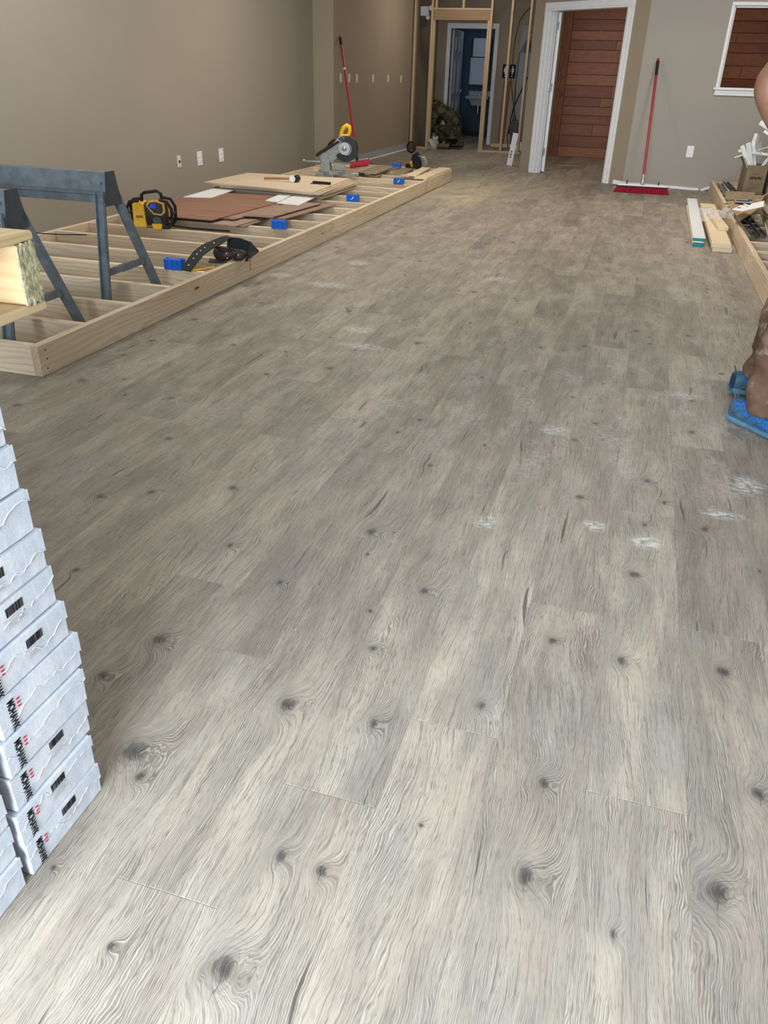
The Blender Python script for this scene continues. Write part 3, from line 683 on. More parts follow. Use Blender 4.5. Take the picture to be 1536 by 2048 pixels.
# ---- jobsite radio
def radio(loc, rz):
    t = thing('jobsite_radio', 'yellow and black jobsite radio with blue display on the joists', 'radio', loc, rz, rot=(0, 0, rz))
    w, h, d = .30, .215, .19
    B().box((0, 0, .118), (w*.80, d*.8, h*.86), bev=.03).build('body', M['bplas'], t, smooth=True)
    B().prism([(-.150, .02), (-.045, .015), (-.055, .205), (-.075, .222), (-.145, .21)], (0, d*.92, 0), (0, -d*.54, 0), ((1, 0, 0), (0, 0, 1))).build('yellow_housing', M['yellow'], t)
    B().box((-.095, -.103, .105), (.06, .002, .022)).build('label_plate', plain('dull_label', (.30, .17, .02), .6), t)
    B().prism([(-.035, .20), (-.01, .238), (.05, .245), (.115, .225), (.118, .14), (.085, .115), (.02, .125)], (0, .02, 0), (0, -d*.52, 0), ((1, 0, 0), (0, 0, 1))).build('display_surround', M['yellow'], t)
    B().prism([(-.022, .196), (.0, .224), (.048, .230), (.102, .212), (.105, .150), (.082, .128), (.028, .138)], (0, .02, 0), (0, -d*.53-.003, 0), ((1, 0, 0), (0, 0, 1))).build('control_panel', M['bplas'], t)
    B().prism([(-.008, .182), (.004, .216), (.046, .219), (.048, .176)], (0, .01, 0), (0, -d*.53-.006, 0), ((1, 0, 0), (0, 0, 1))).build('display', M['lcd'], t)
    b = B()
    for q in range(3): b.cyl((.076, -d*.55, .200-q*.024), (.076, -d*.55-.010, .200-q*.024), .007, n=10)
    b.build('button', M['dsteel'], t)
    b = B()
    b.cyl((.045, -d*.44, .072), (.045, -d*.44-.012, .072), .036, n=20); b.build('speaker', M['dsteel'], t)
    B().prism([(.01, .0), (.075, .0), (.085, .045), (.0, .045)], (0, .03, 0), (0, -d*.55, 0), ((1, 0, 0), (0, 0, 1))).build('battery_base', M['yellow'], t)
    for sx in (-1, 1):
        for yy in (-.085, .085):
            x = sx*.135
            if sx < 0: continue
            pts = [(sx*.085, yy, .012), (x, yy, .012), (sx*.168, yy, .05), (sx*.172, yy, .17), (sx*.14, yy, .232), (sx*.075, yy, .245)]
            B().tube(pts, .0135, 8).build('cage_bar', M['black'], t, smooth=True)
    for yy in (-.05, .085): B().tube([(-.155, yy, .02), (-.195, yy, .03), (-.205, yy, .17), (-.175, yy, .225), (-.10, yy, .232)], .0135, 8).build('cage_bar', M['black'], t, smooth=True)
    for x in (-.200, .168): B().tube([(x, -.085, .12), (x, .085, .12)], .012, 8).build('cage_bar', M['black'], t)
    B().tube([(-.085, 0, .215), (-.082, 0, .275), (-.055, 0, .295), (.045, 0, .310), (.078, 0, .290), (.085, 0, .22)], .014, 8).build('handle', M['black'], t, smooth=True)
    return t
rd = radio((-3.515, 5.58, .1415), radians(20)); rd.scale = (.90, .90, .84)
tag(B().tube([(-3.42, 5.58, .165), (-3.2, 5.60, .152), (-2.9, 5.62, .150)], .008, 6).build('black_cable', M['black']), 'thick black cable running right from the radio', 'cable')
tag(B().tube([(-4.085, 4.55, .30), (-4.05, 4.72, .22), (-4.0, 4.86, .170), (-3.9, 4.98, .150), (-3.75, 5.05, .148)], .004, 6).build('power_cord', M['ink']), 'thin dark cord drooping behind the sawhorse onto the joists', 'cord')

# ---- sheets of plywood and reddish laminate on the joists
def sheet(name, pts, z, th, mat, label, group=None, cat='board'):
    """flat quad sheet in world XY; local X along the first edge"""
    p = [Vector((a, b_, 0)) for a, b_ in pts]; c = sum(p, Vector())/4; d = p[1]-p[0]; ang = math.atan2(d.y, d.x); R_ = Matrix.Rotation(-ang, 3, 'Z')
    q = [R_ @ (v-c) for v in p]
    o = B().prism([(v.x, v.y) for v in q], (0, 0, th)).build(name, mat, None, loc=(c.x, c.y, z), rot=(0, 0, ang))
    return tag(o, label, cat, group)
r = random.Random(5)
zz = .1405
red = [[(-3.96, 5.98), (-2.90, 5.86), (-2.86, 6.75), (-3.95, 6.85)], [(-3.90, 5.90), (-2.94, 5.80), (-2.90, 6.60), (-3.86, 6.70)], [(-3.80, 6.3), (-2.72, 6.25), (-2.62, 7.2), (-3.7, 7.3)], [(-4.02, 6.1), (-3.05, 6.0), (-2.96, 7.3), (-3.95, 7.38)],
       [(-3.98, 5.86), (-3.16, 5.84), (-3.06, 7.35), (-3.98, 7.30)]]
nm = ['lowest reddish brown laminate sheet of the low pile', 'reddish brown laminate sheet with its corner nearest the tool belt', 'reddish sheet jutting out toward the rim board under the white pieces', 'reddish sheet beneath the topmost one of the low pile', 'topmost long reddish brown sheet behind the radio']
for i, q in enumerate(red):
    sheet('laminate_sheet', q, zz, .0075, M['red'], nm[i], 'reddish laminate sheets on the joists'); zz += .0082
sheet('laminate_sheet', [(-3.04, 6.15), (-2.80, 6.2), (-2.72, 7.1), (-2.98, 7.1)], zz-.0083, .0075, M['red'], 'narrow reddish strip lying at the right edge of the low pile', 'reddish laminate sheets on the joists')
tz = zz
sheet('wall_panel_piece', [(-3.97, 6.83), (-3.73, 6.92), (-3.80, 7.62), (-4.02, 7.55)], tz+.0005, .006, M['white'], 'white painted offcut lying on the left of the reddish sheets')
sheet('wall_panel_piece', [(-3.06, 6.88), (-2.84, 6.86), (-2.90, 7.42), (-3.12, 7.40)], tz+.0005, .006, M['white'], 'white painted offcut on the right edge of the reddish sheets')
sheet('wall_panel_piece', [(-3.22, 6.98), (-3.08, 6.95), (-3.14, 7.42), (-3.27, 7.42)], tz+.0005, .006, M['white'], 'slim white offcut between the reddish sheets and the wider white piece')
zz = .1405
N = 9
for i in range(N):
    if i < 6:
        dx, dy = r.uniform(-.05, .08), r.uniform(-.02, .10)
        q = [(-4.02+dx, 7.52+dy), (-2.94+dx, 7.47+dy), (-2.93+dx, 8.5+dy), (-4.03+dx, 8.48+dy)]
    else:
        dx, dy = (N-1-i)*.018, (N-1-i)*.01
        q = [(-4.11+dx, 7.50+dy), (-2.88+dx, 7.33+dy), (-2.94+dx, 8.53+dy), (-4.09+dx, 8.44+dy)]
    lab = 'topmost tan plywood sheet, carrying the mallet' if i == N-1 else 'tan plywood sheet, %s from the bottom of the stack under the mallet' % ['bottom one, first', 'second', 'third', 'fourth', 'fifth', 'sixth', 'seventh', 'eighth'][i]
    sheet('plywood_sheet', q, zz, .0105, M['ply'], lab, 'tan plywood sheets stacked behind the reddish ones'); zz += .0114
PT = zz-.0008
# ---- mallet and a small square lying on the plywood
t = thing('mallet', 'wooden handled mallet with white and black head on the plywood', 'mallet', (-3.50, 7.92, PT), radians(3))
B().cyl((-.15, 0, .020), (.14, 0, .030), .012, .010, 12).build('handle', plain('wood_handle', (.33, .19, .08), .5), t, smooth=True)
B().cyl((.165, -.045, .032), (.165, .035, .032), .031, n=20).build('white_head', M['wplas'], t, smooth=True)
B().cyl((.190, -.035, .032), (.190, .045, .032), .033, n=20).build('black_face', M['black'], t, smooth=True)
t = thing('speed_square', 'small black tool lying on the plywood beside the mallet', 'hand tool', (-3.03, 7.88, PT), radians(-4))
B().prism([(-.10, -.02), (.10, .005), (.10, .03), (-.10, .03)], (0, 0, .006)).build('blade', M['bplas'], t)
B().box((0, .034, .012), (.20, .012, .024), bev=.002).build('fence', M['bplas'], t)

# ---- tool belt
t = thing('tool_belt', 'black and dark brown leather tool belt slung over the joists by the rim board', 'tool belt', (-2.50, 4.70, .1405))
bp = [(-.03, -.40, .010), (-.025, -.32, .050), (-.02, -.24, .085), (-.015, -.14, .105), (.0, -.04, .115), (.012, .05, .128), (.018, .10, .128)]
B().ribbon(bp, [.030, .034, .036, .036, .032, .024, .018], .006, up=(.1, -.75, .65)).build('strap', M['strap'], t)
b = B()
for i in range(6):
    p = Vector(bp[0]).lerp(Vector(bp[1]), .5) if i == 0 else Vector(bp[(i+1)//2]).lerp(Vector(bp[(i+1)//2+1]), .25+.5*(i % 2)); b.ball(p+Vector((0, -.004, .004)), .0062, n=8)
b.build('eyelet', M['galv'], t)
B().ribbon([(.0, .10, .088), (.07, .135, .078), (.135, .138, .060), (.178, .11, .046), (.170, .05, .040)], [.040, .042, .042, .038, .030], .007, up=(.35, -1, .12)).build('waist_belt', M['strap'], t)
def pouch(c, rx, ry, h, nm, lean=0):
    b = B(); n = 20; rows = 6; vs = []
    for j in range(rows+1):
        f = j/rows; k = .50+.50*sin(min(1, f*1.3)*pi/2)
        vs.append([b.bm.verts.new((c[0]+rx*k*cos(2*pi*i/n)+lean*f, c[1]+ry*k*sin(2*pi*i/n)+.03*f, c[2]+h*f-.012*f*cos(2*pi*i/n))) for i in range(n)])
    b.bm.faces.new(vs[0][::-1])
    for j in range(rows):
        for i in range(n): b.bm.faces.new((vs[j][i], vs[j][(i+1) % n], vs[j+1][(i+1) % n], vs[j+1][i]))
    o = b.build(nm, M['leather'], t, smooth=True); s_ = o.modifiers.new('s', 'SOLIDIFY'); s_.thickness = .004; return o
pouch((.01, .00, .0005), .082, .055, .062, 'large_pouch', .02); pouch((.105, .035, .0005), .052, .045, .050, 'small_pouch')
B().prism([(-.07, -.02), (.06, -.05), (.04, -.10), (-.03, -.11)], (0, 0, .008)).build('pouch_flap', M['leather'], t)
b = B()
for p in ((-.03, -.045, .052), (-.03, -.040, .026), (.06, -.036, .050), (.062, -.032, .022), (.125, .0, .04)): b.ball(p, .005, n=8)
b.build('rivet', M['galv'], t)
B().ribbon([(.072, .12, .035), (.098, .20, .010), (.118, .16, .012), (.122, .12, -.02)], .010, .003).build('loose_tie', M['strap'], t)
tag(B().cyl((-2.50, 4.33, .146), (-2.43, 4.47, .146), .005, n=8).build('yellow_pencil', M['yellow']), 'yellow pencil lying beside the tool belt strap', 'pencil')
# ---- mitre saw standing on the joists
t = thing('mitre_saw', 'grey compound mitre saw with yellow handle and black blade guard on the joists', 'saw', (-3.42, 9.35, .1402), radians(8))
b = B()   # base and turntable
b.box((-.08, .0, .045), (.22, .30, .05), bev=.01); b.cyl((-.02, -.02, .05), (-.02, -.02, .082), .15, n=28)
b.prism([(-.02, -.05), (.27, -.045), (.29, .0), (.27, .045), (-.02, .05)], (0, 0, .028), (0, -.03, .030)); b.build('base', M['alu'], t)
B().prism([(-.17, 0), (-.05, 0), (-.06, .10), (-.085, .20), (-.15, .20), (-.165, .10)], (0, .10, 0), (0, .02, .06), ((1, 0, 0), (0, 0, 1))).build('rear_column', M['alu'], t)
B().box((.06, .02, .115), (.14, .014, .06), bev=.004).build('fence', M['alu'], t)
B().box((.255, -.03, .055), (.09, .05, .035), bev=.006).build('table_lock', M['galv'], t)
B().cyl((.30, -.03, .058), (.365, -.035, .060), .019, .016, 12).build('lock_knob', M['black'], t, smooth=True)
B().box((-.27, .04, .165), (.20, .035, .022), bev=.006).ball((-.372, .04, .168), .022).build('side_arm', M['alu'], t, smooth=True)
B().prism([(-.16, .0), (-.13, 0), (-.10, .05), (-.12, .09)], (0, .03, 0), (-.05, -.02, .0), ((1, 0, 0), (0, 0, 1))).build('foot_lever', M['black'], t)
B().prism([(-.17, .16), (-.03, .14), (.05, .22), (.09, .34), (.03, .40), (-.05, .30), (-.18, .24)], (0, .06, 0), (0, .04, .02), ((1, 0, 0), (0, 0, 1))).build('saw_arm', M['alu'], t)
for dz in (0, .035): B().tube([(-.22, .03+dz, .225+dz*.4), (.05, .03+dz, .39+dz*.4)], .014, 10).build('slide_rail', M['bplas'], t, smooth=True)
B().cyl((.135, .075, .315), (.135, .045, .315), .128, n=40).build('blade', M['galv'], t, smooth=True)
gb = B(); n = 26; out = [(.134*cos(a), .138*sin(a)) for a in [radians(-150+i*280/n) for i in range(n+1)]]; inn = [(.070*cos(a), .072*sin(a)) for a in [radians(-150+i*280/n) for i in range(n+1)]][::-1]
for i in range(n):
    gb.prism([out[i], out[i+1], inn[n-i-1], inn[n-i]], (0, .085, 0), (.135, .0, .315), ((1, 0, 0), (0, 0, 1)))
gb.build('blade_guard', M['bplas'], t, smooth=True)
B().cyl((.125, .0, .32), (.125, -.02, .32), .066, n=24).ball((.125, -.02, .32), .028).build('guard_plate', M['galv'], t, smooth=True)
B().prism([(.03, .40), (.09, .385), (.14, .42), (.12, .45), (.06, .45)], (0, .06, 0), (0, .0, .0), ((1, 0, 0), (0, 0, 1))).build('upper_housing', M['alu'], t)
hb = B(); hb.tube([(.075, .03, .44), (.085, .03, .49), (.11, .03, .535), (.145, .03, .555), (.175, .03, .54), (.178, .03, .50), (.160, .03, .45)], [.022, .024, .026, .028, .026, .022, .020], 10)
hb.build('yellow_handle', M['yellow'], t, smooth=True)
B().box((.12, .03, .455), (.10, .05, .03), bev=.01).build('handle_base', M['yellow'], t)
B().tube([(-.12, .08, .26), (-.07, .08, .36), (-.02, .08, .40), (.03, .08, .39)], .013, 8).build('carry_handle', M['black'], t, smooth=True)
B().cyl((.10, .10, .33), (.10, .24, .35), .055, .05, 20).build('motor', M['yellow'], t, smooth=True)

# ---- push broom with short red head leaning on the far left wall
t = thing('push_broom', 'red push broom leaning on the left wall behind the saw', 'broom', (-3.50, 10.44, .185))
hd = Vector((0, 0, .05)); tp = Vector((-4.275+3.50, 11.95-10.44, 1.655-.185)); dv = (tp-hd).normalized()
def al(s): return hd+dv*s
Lh = (tp-hd).length
B().cyl(al(.07), al(Lh-.16), .0165, n=12).build('handle', M['red_h'], t, smooth=True)
B().cyl(al(Lh-.16), al(Lh-.03), .0200, n=12).build('hand_grip', M['black'], t, smooth=True)
B().cyl(al(Lh-.03), al(Lh), .0210, .017, n=12).build('end_cap', M['redp'], t, smooth=True)
B().cyl(al(.0), al(.12), .020, .015, n=12).build('socket', M['black'], t, smooth=True)
B().cyl(al(.92*Lh*.78), al(.92*Lh*.78+.03), .0172, n=12).build('white_sticker', M['paper'], t)
B().box((.02, .025, .050), (.235, .060, .026), rot=(radians(-38), radians(-10), radians(6)), bev=.006).build('head_block', M['galv'], t)
b = B(); r = random.Random(2)
for i in range(13):
    for j in range(4):
        x = -.09+i*.018; k = j*.014; b.cyl((x+.02, .02-k*.4, .052+x*.16+.01-k), (x*1.06+.02+r.uniform(-.003, .003), -.035-k*.5, .000+x*.16+.012-k*.6), .010, .011, 6)
b.build('bristles', M['redp'], t)

# ---- weathered boards in a small pile, tan offcuts, circular saw
def lie(name, a, b_, w, h, z, mat, label, group=None, cat='board'):
    return tag(board(name, (a[0], a[1], z+h/2), (b_[0], b_[1], z+h/2), w, h, mat), label, cat, group)
lie('flooring_offcut', (-3.11, 9.72), (-3.22, 10.66), .22, .012, .1405, M['grip'], 'lowest of the weathered brown boards beside the broom head', 'weathered brown boards beside the broom head')
lie('flooring_offcut', (-3.20, 9.70), (-3.10, 10.70), .20, .012, .153, M['grip'], 'middle of the weathered brown boards beside the broom head', 'weathered brown boards beside the broom head')
lie('flooring_offcut', (-3.14, 9.72), (-3.17, 10.62), .24, .014, .1655, M['grip'], 'top one of the weathered brown boards beside the broom head', 'weathered brown boards beside the broom head')
lie('flooring_offcut', (-2.86, 10.0), (-2.92, 10.8), .16, .012, .1405, M['grip'], 'short brown board between the pile and the circular saw')
lie('wood_offcut', (-2.48, 9.74), (-2.48, 11.08), .155, .018, .1412, M['pale'], 'long pale board lying on the far end of the platform rim')
lie('wood_offcut', (-2.60, 9.80), (-2.67, 10.78), .11, .018, .1595, M['pale'], 'short pale board crossing the joists near the circular saw')
lie('wood_offcut', (-2.70, 9.86), (-2.66, 10.55), .13, .018, .1402, M['ply'], 'grey-tan board under the short pale board')
lie('wood_offcut', (-4.0, 10.62), (-3.62, 10.66), .09, .02, .1402, M['pale'], 'pale board end left of the red broom head')
t = thing('circular_saw', 'black and yellow cordless circular saw lying on the far joists', 'saw', (-2.82, 10.86, .1402), radians(-30))
B().box((.0, 0, .006), (.26, .13, .006), bev=.002).build('base_plate', M['galv'], t)
B().cyl((.03, -.035, .085), (.03, .03, .085), .083, n=26).build('blade_guard', M['bplas'], t, smooth=True)
B().cyl((.10, -.02, .085), (.10, .02, .09), .075, n=24).build('lower_guard', M['alu'], t, smooth=True)
B().box((-.07, .03, .055), (.11, .09, .075), bev=.02).build('motor_housing', M['yellow'], t, smooth=True)
B().tube([(-.11, .02, .07), (-.085, .02, .15), (-.01, .02, .19), (.03, .02, .15)], .020, 8).build('handle', M['bplas'], t, smooth=True)
B().box((-.13, .0, .03), (.07, .10, .05), bev=.01).build('battery', M['bplas'], t)
t = thing('tape_roll', 'dark round roll standing against the end of the left wall', 'roll', (-3.97, 14.85, 0), radians(75))
bb = B(); bb.bm.free(); bb = B(); n = 24
bb.tube([(0, .082*cos(2*pi*i/n), .098+.082*sin(2*pi*i/n)) for i in range(n)], .016, 8, closed=True); bb.build('outer_roll', M['bplas'], t, smooth=True)
B().cyl((-.02, 0, .098), (.02, 0, .098), .055, n=16).cyl((-.025, 0, .098), (.025, 0, .098), .02, n=10).build('core', plain('olive_core', (.10, .08, .04), .6), t, smooth=True)

# ---- wall plates
def plate(name, label, loc, rz, w, h, mat, kind, group=None, cat='wall plate'):
    t = thing(name, label, cat, loc, rz, group)
    B().box((0, -.003, 0), (w, .006, h), bev=.002).build('cover', mat, t)
    if kind == 'outlet':
        for z in (.019, -.019): B().box((0, -.007, z*h/.115), (w*.5, .004, .028*h/.115), bev=.002).box((-.006, -.0095, z*h/.115), (.002, .001, .008), mi=0).build('receptacle', mat, t)
    elif kind == 'jack': B().box((0, -.008, 0), (w*.34, .006, w*.34), bev=.001).build('jack', M['ink'], t)
    elif kind == 'rocker': B().box((0, -.008, 0), (w*.48, .006, h*.6), bev=.002).build('rocker', mat, t)
    b = B()
    for z in (-.42, .42): b.cyl((0, -.0055, z*h), (0, -.0075, z*h), .003, n=8)
    b.build('screw', M['galv'], t); return t
XL = -4.5998; q90 = radians(90)
plate('wall_plate', 'slim ivory jack plate on the left wall above the radio', (XL, 7.89, .371), q90, .07, .115, M['ivory'], 'jack')
plate('wall_plate', 'white outlet plate on the left wall, middle of the three above the platform', (XL, 8.33, .368), q90, .105, .14, M['wplas'], 'outlet')
plate('wall_plate', 'white outlet plate on the left wall, right one of the three above the platform', (XL, 8.83, .366), q90, .105, .14, M['wplas'], 'outlet')
pn = ['beside the corner column', 'just right of the red broom handle', 'third from the corner column', 'fourth from the corner column', 'fifth from the corner column', 'nearest the stud wall']
for i, y in enumerate((12.04, 12.41, 12.76, 13.57, 14.40, 15.20)):
    plate('wall_plate', 'ivory wall plate on the far left wall, '+pn[i], (-4.2998, y, 1.155), q90, .075, .115, M['ivory'], 'rocker', 'row of ivory wall plates on the far left wall')
plate('wall_plate', 'white outlet plate on the grey wall right of the push broom', (.575, 11.7498, .452), 0, .085, .135, M['wplas'], 'outlet')
plate('wall_plate', 'small pale outlet plate low on the wall behind the studs', (-4.38+.10, 17.2, .42), q90, .07, .115, M['ivory'], 'outlet')

# ---- push broom on the grey wall
t = thing('push_broom', 'wide push broom with dark red bristles standing upright by the grey wall', 'broom', (.055, 11.05, 0), radians(2.0))
B().box((0, 0, .090), (.60, .065, .022), bev=.004).build('head_block', M['white'], t)
B().box((0, 0, .074), (.62, .072, .012), bev=.003).build('head_rail', M['black'], t)
r = random.Random(9); b = B()
for i in range(46):
    for j in range(4):
        x = -.295+i*.0131; y = -.026+j*.0175; b.cyl((x, y, .070), (x*1.10+r.uniform(-.006, .006), y*1.9-.012+r.uniform(-.004, .004), .0015), .0065, .0085, 5)
b.build('bristles', M['redb'], t)
for x in (-.19, .19): B().box((x, -.020, .112), (.016, .020, .052), bev=.003).build('bracket', M['black'], t)
h0 = Vector((0, .0, .10)); h1 = Vector((.01-.055-.0, 11.70-11.05, 1.475)); dv = (h1-h0).normalized(); Lh = (h1-h0).length
al = lambda s: h0+dv*s
B().cyl(al(0), al(.13), .018, .0145, n=12).build('socket', M['galv'], t, smooth=True)
B().cyl(al(.12), al(Lh-.20), .0160, n=12).build('handle', M['red_h'], t, smooth=True)
B().cyl(al(Lh-.20), al(Lh-.03), .0185, n=12).build('hand_grip', M['black'], t, smooth=True)
B().cyl(al(Lh-.03), al(Lh), .0190, .015, n=12).build('end_cap', M['redp'], t, smooth=True)
B().cyl((0, -.012, .1005), (0, -.012, .106), .028, n=16).build('mount_plate', M['galv'], t)

# ---- painted boards and pale lumber by the right frame
lie('wood_board', (.575, 7.44), (.60, 9.9), .088, .035, 0, M['pale'], 'pale board with teal painted end lying under the white board').rotation_euler
bt = board('painted_end', (1.2-.0+.0, 0, 0), (1.206, 0, 0), .089, .036, M['teal'], bpy.data.objects['wood_board']); bt.matrix_local = Matrix.Translation((-1.233, 0, 0))
wb = lie('white_board', (.582, 7.52), (.625, 10.30), .105, .022, .0365, M['white'], 'long white painted board on the floor left of the pale lumber')
bt = board('painted_end', (0, 0, 0), (.006, 0, 0), .106, .0225, M['teal'], wb); bt.matrix_local = Matrix.Translation((-1.393, 0, 0))
wbk = B().box((.583, 7.58, .022), (.05, .05, .01)); wbk.bm.free()
lie('lumber_board', (.758, 7.27), (.770, 9.84), .152, .036, 0, M['pale'], 'lower of the two pale boards stacked beside the right frame')
lie('lumber_board', (.742, 7.25), (.765, 9.80), .150, .036, .0365, M['pale'], 'upper of the two pale boards stacked beside the right frame')
lie('lumber_offcut', (.796, 7.93), (.748, 8.9), .088, .036, .0730, M['pale'], 'short pale offcut lying on the two stacked boards')
# plastic film
def film(name, label, c, sx, sy, h, seed, parent=None):
    n = 26; m = 14; b = B(); vs = []
    for i in range(n+1):
        row = []
        for j in range(m+1):
            u = i/n*2-1; v = j/m*2-1; k = mnoise.noise(Vector((u*1.8+seed, v*1.8, seed))); k2 = mnoise.noise(Vector((u*5+seed, v*4, seed*2)))
            z = h*max(.02, (1-u*u*.75)*(1-v*v*.8)*(1+.7*k)+.35*k2)
            row.append(b.bm.verts.new((c[0]+sx*u*(1+.15*k), c[1]+sy*v*(1-.35*u)*(1+.25*k2)+.06*k, c[2]+z)))
        vs.append(row)
    for i in range(n):
        for j in range(m): b.bm.faces.new((vs[i][j], vs[i+1][j], vs[i+1][j+1], vs[i][j+1]))
    return tag(b.build(name, M['film'], None, smooth=True), label, 'plastic film')
film('plastic_sheet', 'crumpled clear plastic film draped over the pale boards and the frame rim', (.80, 8.48, .112), .20, .30, .085, 3.3)

# ---- steel channels lying in the right frame
def channel(name, a, b_, w, h, z, mat, label, group):
    a = Vector((*a, z)); b_ = Vector((*b_, z)); d = b_-a; X = d.normalized(); Y = Vector((0, 0, 1)).cross(X); th = .003
    b = B(); poly = [(-w/2, 0), (w/2, 0), (w/2, h), (w/2-th, h), (w/2-th, th), (-w/2+th, th), (-w/2+th, h), (-w/2, h)]
    b.prism(poly, d, (0, 0, 0), (Y, (0, 0, 1)))
    k = int(d.length/.28)
    for i in range(1, k):   # clips bridging the channel
        p = X*(i*.28); b.prism([(-w/2, h-.004), (w/2, h-.004), (w/2, h), (-w/2, h)], X*.05, p, (Y, (0, 0, 1)))
    return tag(b.build(name, mat, None, loc=a), label, 'metal channel', group)
channel('steel_channel', (.955, 7.10), (.93, 8.72), .060, .03, .1405, M['chan'], 'dark steel channel nearest the camera inside the right frame, against the rim', 'steel channels on the right frame')
channel('steel_channel', (1.035, 7.22), (1.0, 8.78), .050, .03, .1405, M['chan'], 'dark steel channel second from the rim on the right frame', 'steel channels on the right frame')
channel('steel_channel', (.965, 9.25), (.960, 11.15), .055, .03, .1405, M['dkgreen'], 'grey-green steel channel beyond the cardboard, beside the rim', 'steel channels on the right frame')
channel('steel_channel', (1.09, 9.3), (1.045, 11.40), .05, .025, .1405, M['chan'], 'slim dark channel beyond the cardboard, second from the rim', 'steel channels on the right frame')
lie('white_strip', (1.025, 9.2), (.999, 11.3), .026, .012, .1402, M['white'], 'white painted strip between the two far steel channels')
lie('white_strip', (1.068, 7.35), (1.037, 8.7), .010, .016, .1402, M['white'], 'thin pale strip beside the near dark channels')
lie('cardboard_tube', (.970, 8.98), (.972, 9.24), .07, .045, .1405, M['card'], 'stubby brown cardboard end cap on the grey-green channel', cat='cardboard')
t = thing('flattened_carton', 'opened brown cardboard carton lying across the right frame', 'cardboard box', (.90, 7.75, .186), 0)
B().prism([(-.02, 1.30), (0, 0), (.10, .35), (.26, 1.0), (.34, 1.40), (.10, 1.42)], (0, 0, .006)).build('main_panel', M['card'], t)
B().prism([(.245, .98), (.36, 1.44), (.345, 1.45), (.235, 1.0)], (.03, 0, .10), (0, 0, .007)).build('side_flap', M['card'], t)
B().box((.12, 1.52, .04), (.28, .16, .005), rot=(radians(24), 0, 0), bev=.001).build('back_flap', M['cardd'], t)
B().prism([(.04, 1.12), (.20, 1.10), (.23, 1.34), (.06, 1.36)], (0, 0, .006), (0, 0, .022)).build('pale_liner', M['gpanel'], t)
B().box((.12, 1.22, .031), (.12, .03, .004)).cyl((.20, 1.30, .028), (.20, 1.30, .033), .020, n=12).build('dark_slot', M['ink'], t)
t = thing('printed_sheet', 'folded white card with three black dots on the brown cardboard', 'paper', (.955, 8.08, .262), radians(-10))
B().prism([(-.09, -.24), (.00, -.30), (.05, .10), (-.03, .24)], (0, 0, .004)).build('left_leaf', M['paper'], t)
B().prism([(0, 0), (.15, .14), (.13, .50), (.035, .40)], (0, 0, .004), (.002, -.29, .0), ((1, 0, .20), (0, 1, .03))).build('right_leaf', M['paper'], t)
b = B()
for x, y in ((-.030, .12), (-.045, -.10), (.022, .03)): b.cyl((x, y, .004), (x, y, .006), .018, n=16)
b.build('black_dot', M['ink'], t)
r = random.Random(4); NT = ['bottom', 'second', 'third', 'fourth', 'fifth', 'sixth', 'seventh', 'eighth']
for i in range(9):
    z = .1405+i*.0125; a = radians(r.uniform(-3.5, 3.5)-2)
    c = (1.255+r.uniform(0, .03), 7.84+r.uniform(-.05, .05)+i*.004); pp = [(-.14, -.55), (.14, -.52), (.14, .5), (-.14, .5)]
    o = sheet('flooring_offcut', [(c[0]+u*cos(a)-v*sin(a), c[1]+u*sin(a)+v*cos(a)) for u, v in pp], z, .0115, M['ply'] if i % 2 else M['grip'],
              'topmost thin brown board of the fanned pile at the right edge' if i == 8 else 'thin brown board, %s from the floor side of the fanned pile at right' % NT[i], 'fanned pile of thin boards on the right frame')
lie('lumber_block', (1.34, 8.95), (1.37, 9.45), .09, .038, .1405+.049, M['pale'], 'pale lumber block behind the fanned boards at the right edge, lower one')
lie('lumber_block', (1.375, 9.05), (1.40, 9.6), .09, .038, .1405+.088, M['pale'], 'pale lumber block behind the fanned boards at the right edge, upper one')
lie('lumber_block', (1.38, 8.75), (1.40, 9.65), .16, .048, .1405, M['grip'], 'brown board carrying the pale lumber blocks at the right edge')

# ---- cartons full of trim offcuts by the window wall
def open_carton(x, y, z, w, d, h, rz, label, words=True):
    t = thing('cardboard_box', label, 'cardboard box', (x, y, z), rz)
    for nm, c, dd in (('front_panel', (0, -d/2, h/2), (w, .005, h)), ('back_panel', (0, d/2, h/2), (w, .005, h)), ('side_panel', (-w/2, 0, h/2), (.005, d-.006, h)), ('side_panel', (w/2, 0, h/2), (.005, d-.006, h)), ('bottom_panel', (0, 0, .004), (w-.01, d-.01, .005))):
        B().box(c, dd, bev=.001).build(nm, M['cardd'], t)
    B().box((-w/2-.03, -.02, h+.03), (.005, d*.8, .10), rot=(0, radians(-35), 0)).build('flap', M['cardd'], t)
    if words:
        b = B()   # blurred, unreadable bold print
        for q, (ww, hh) in enumerate(((.009, .032), (.014, .024), (.008, .030), (.013, .026), (.007, .032), (.014, .026), (.010, .028))): b.box((-.054+q*.018, -d/2-.0028, h*.56+.002*(q % 3)), (ww, .0006, hh), rot=(0, .12, 0))
        b.build('black_print', M['ink'], t)
        b = B()
        for q, ww in enumerate((.12, .14, .09, .11)): b.box((-.0, -d/2-.0028, h*(.44-q*.075)), (ww, .0006, .004))
        b.box((-.02, -d/2-.0028, h*.70), (.12, .0006, .004)); b.build('fine_print', plain('brown_ink', (.13, .09, .06), .8), t)
    return t
open_carton(1.235, 10.45, .1402, .21, .30, .30, radians(6), 'brown cardboard box stuffed with white trim offcuts, black print on its front')
open_carton(1.52, 10.44, .1402, .25, .30, .30, radians(2), 'second brown cardboard box at the right edge behind the first')
g_ = 'white trim offcuts jutting from the cardboard box'
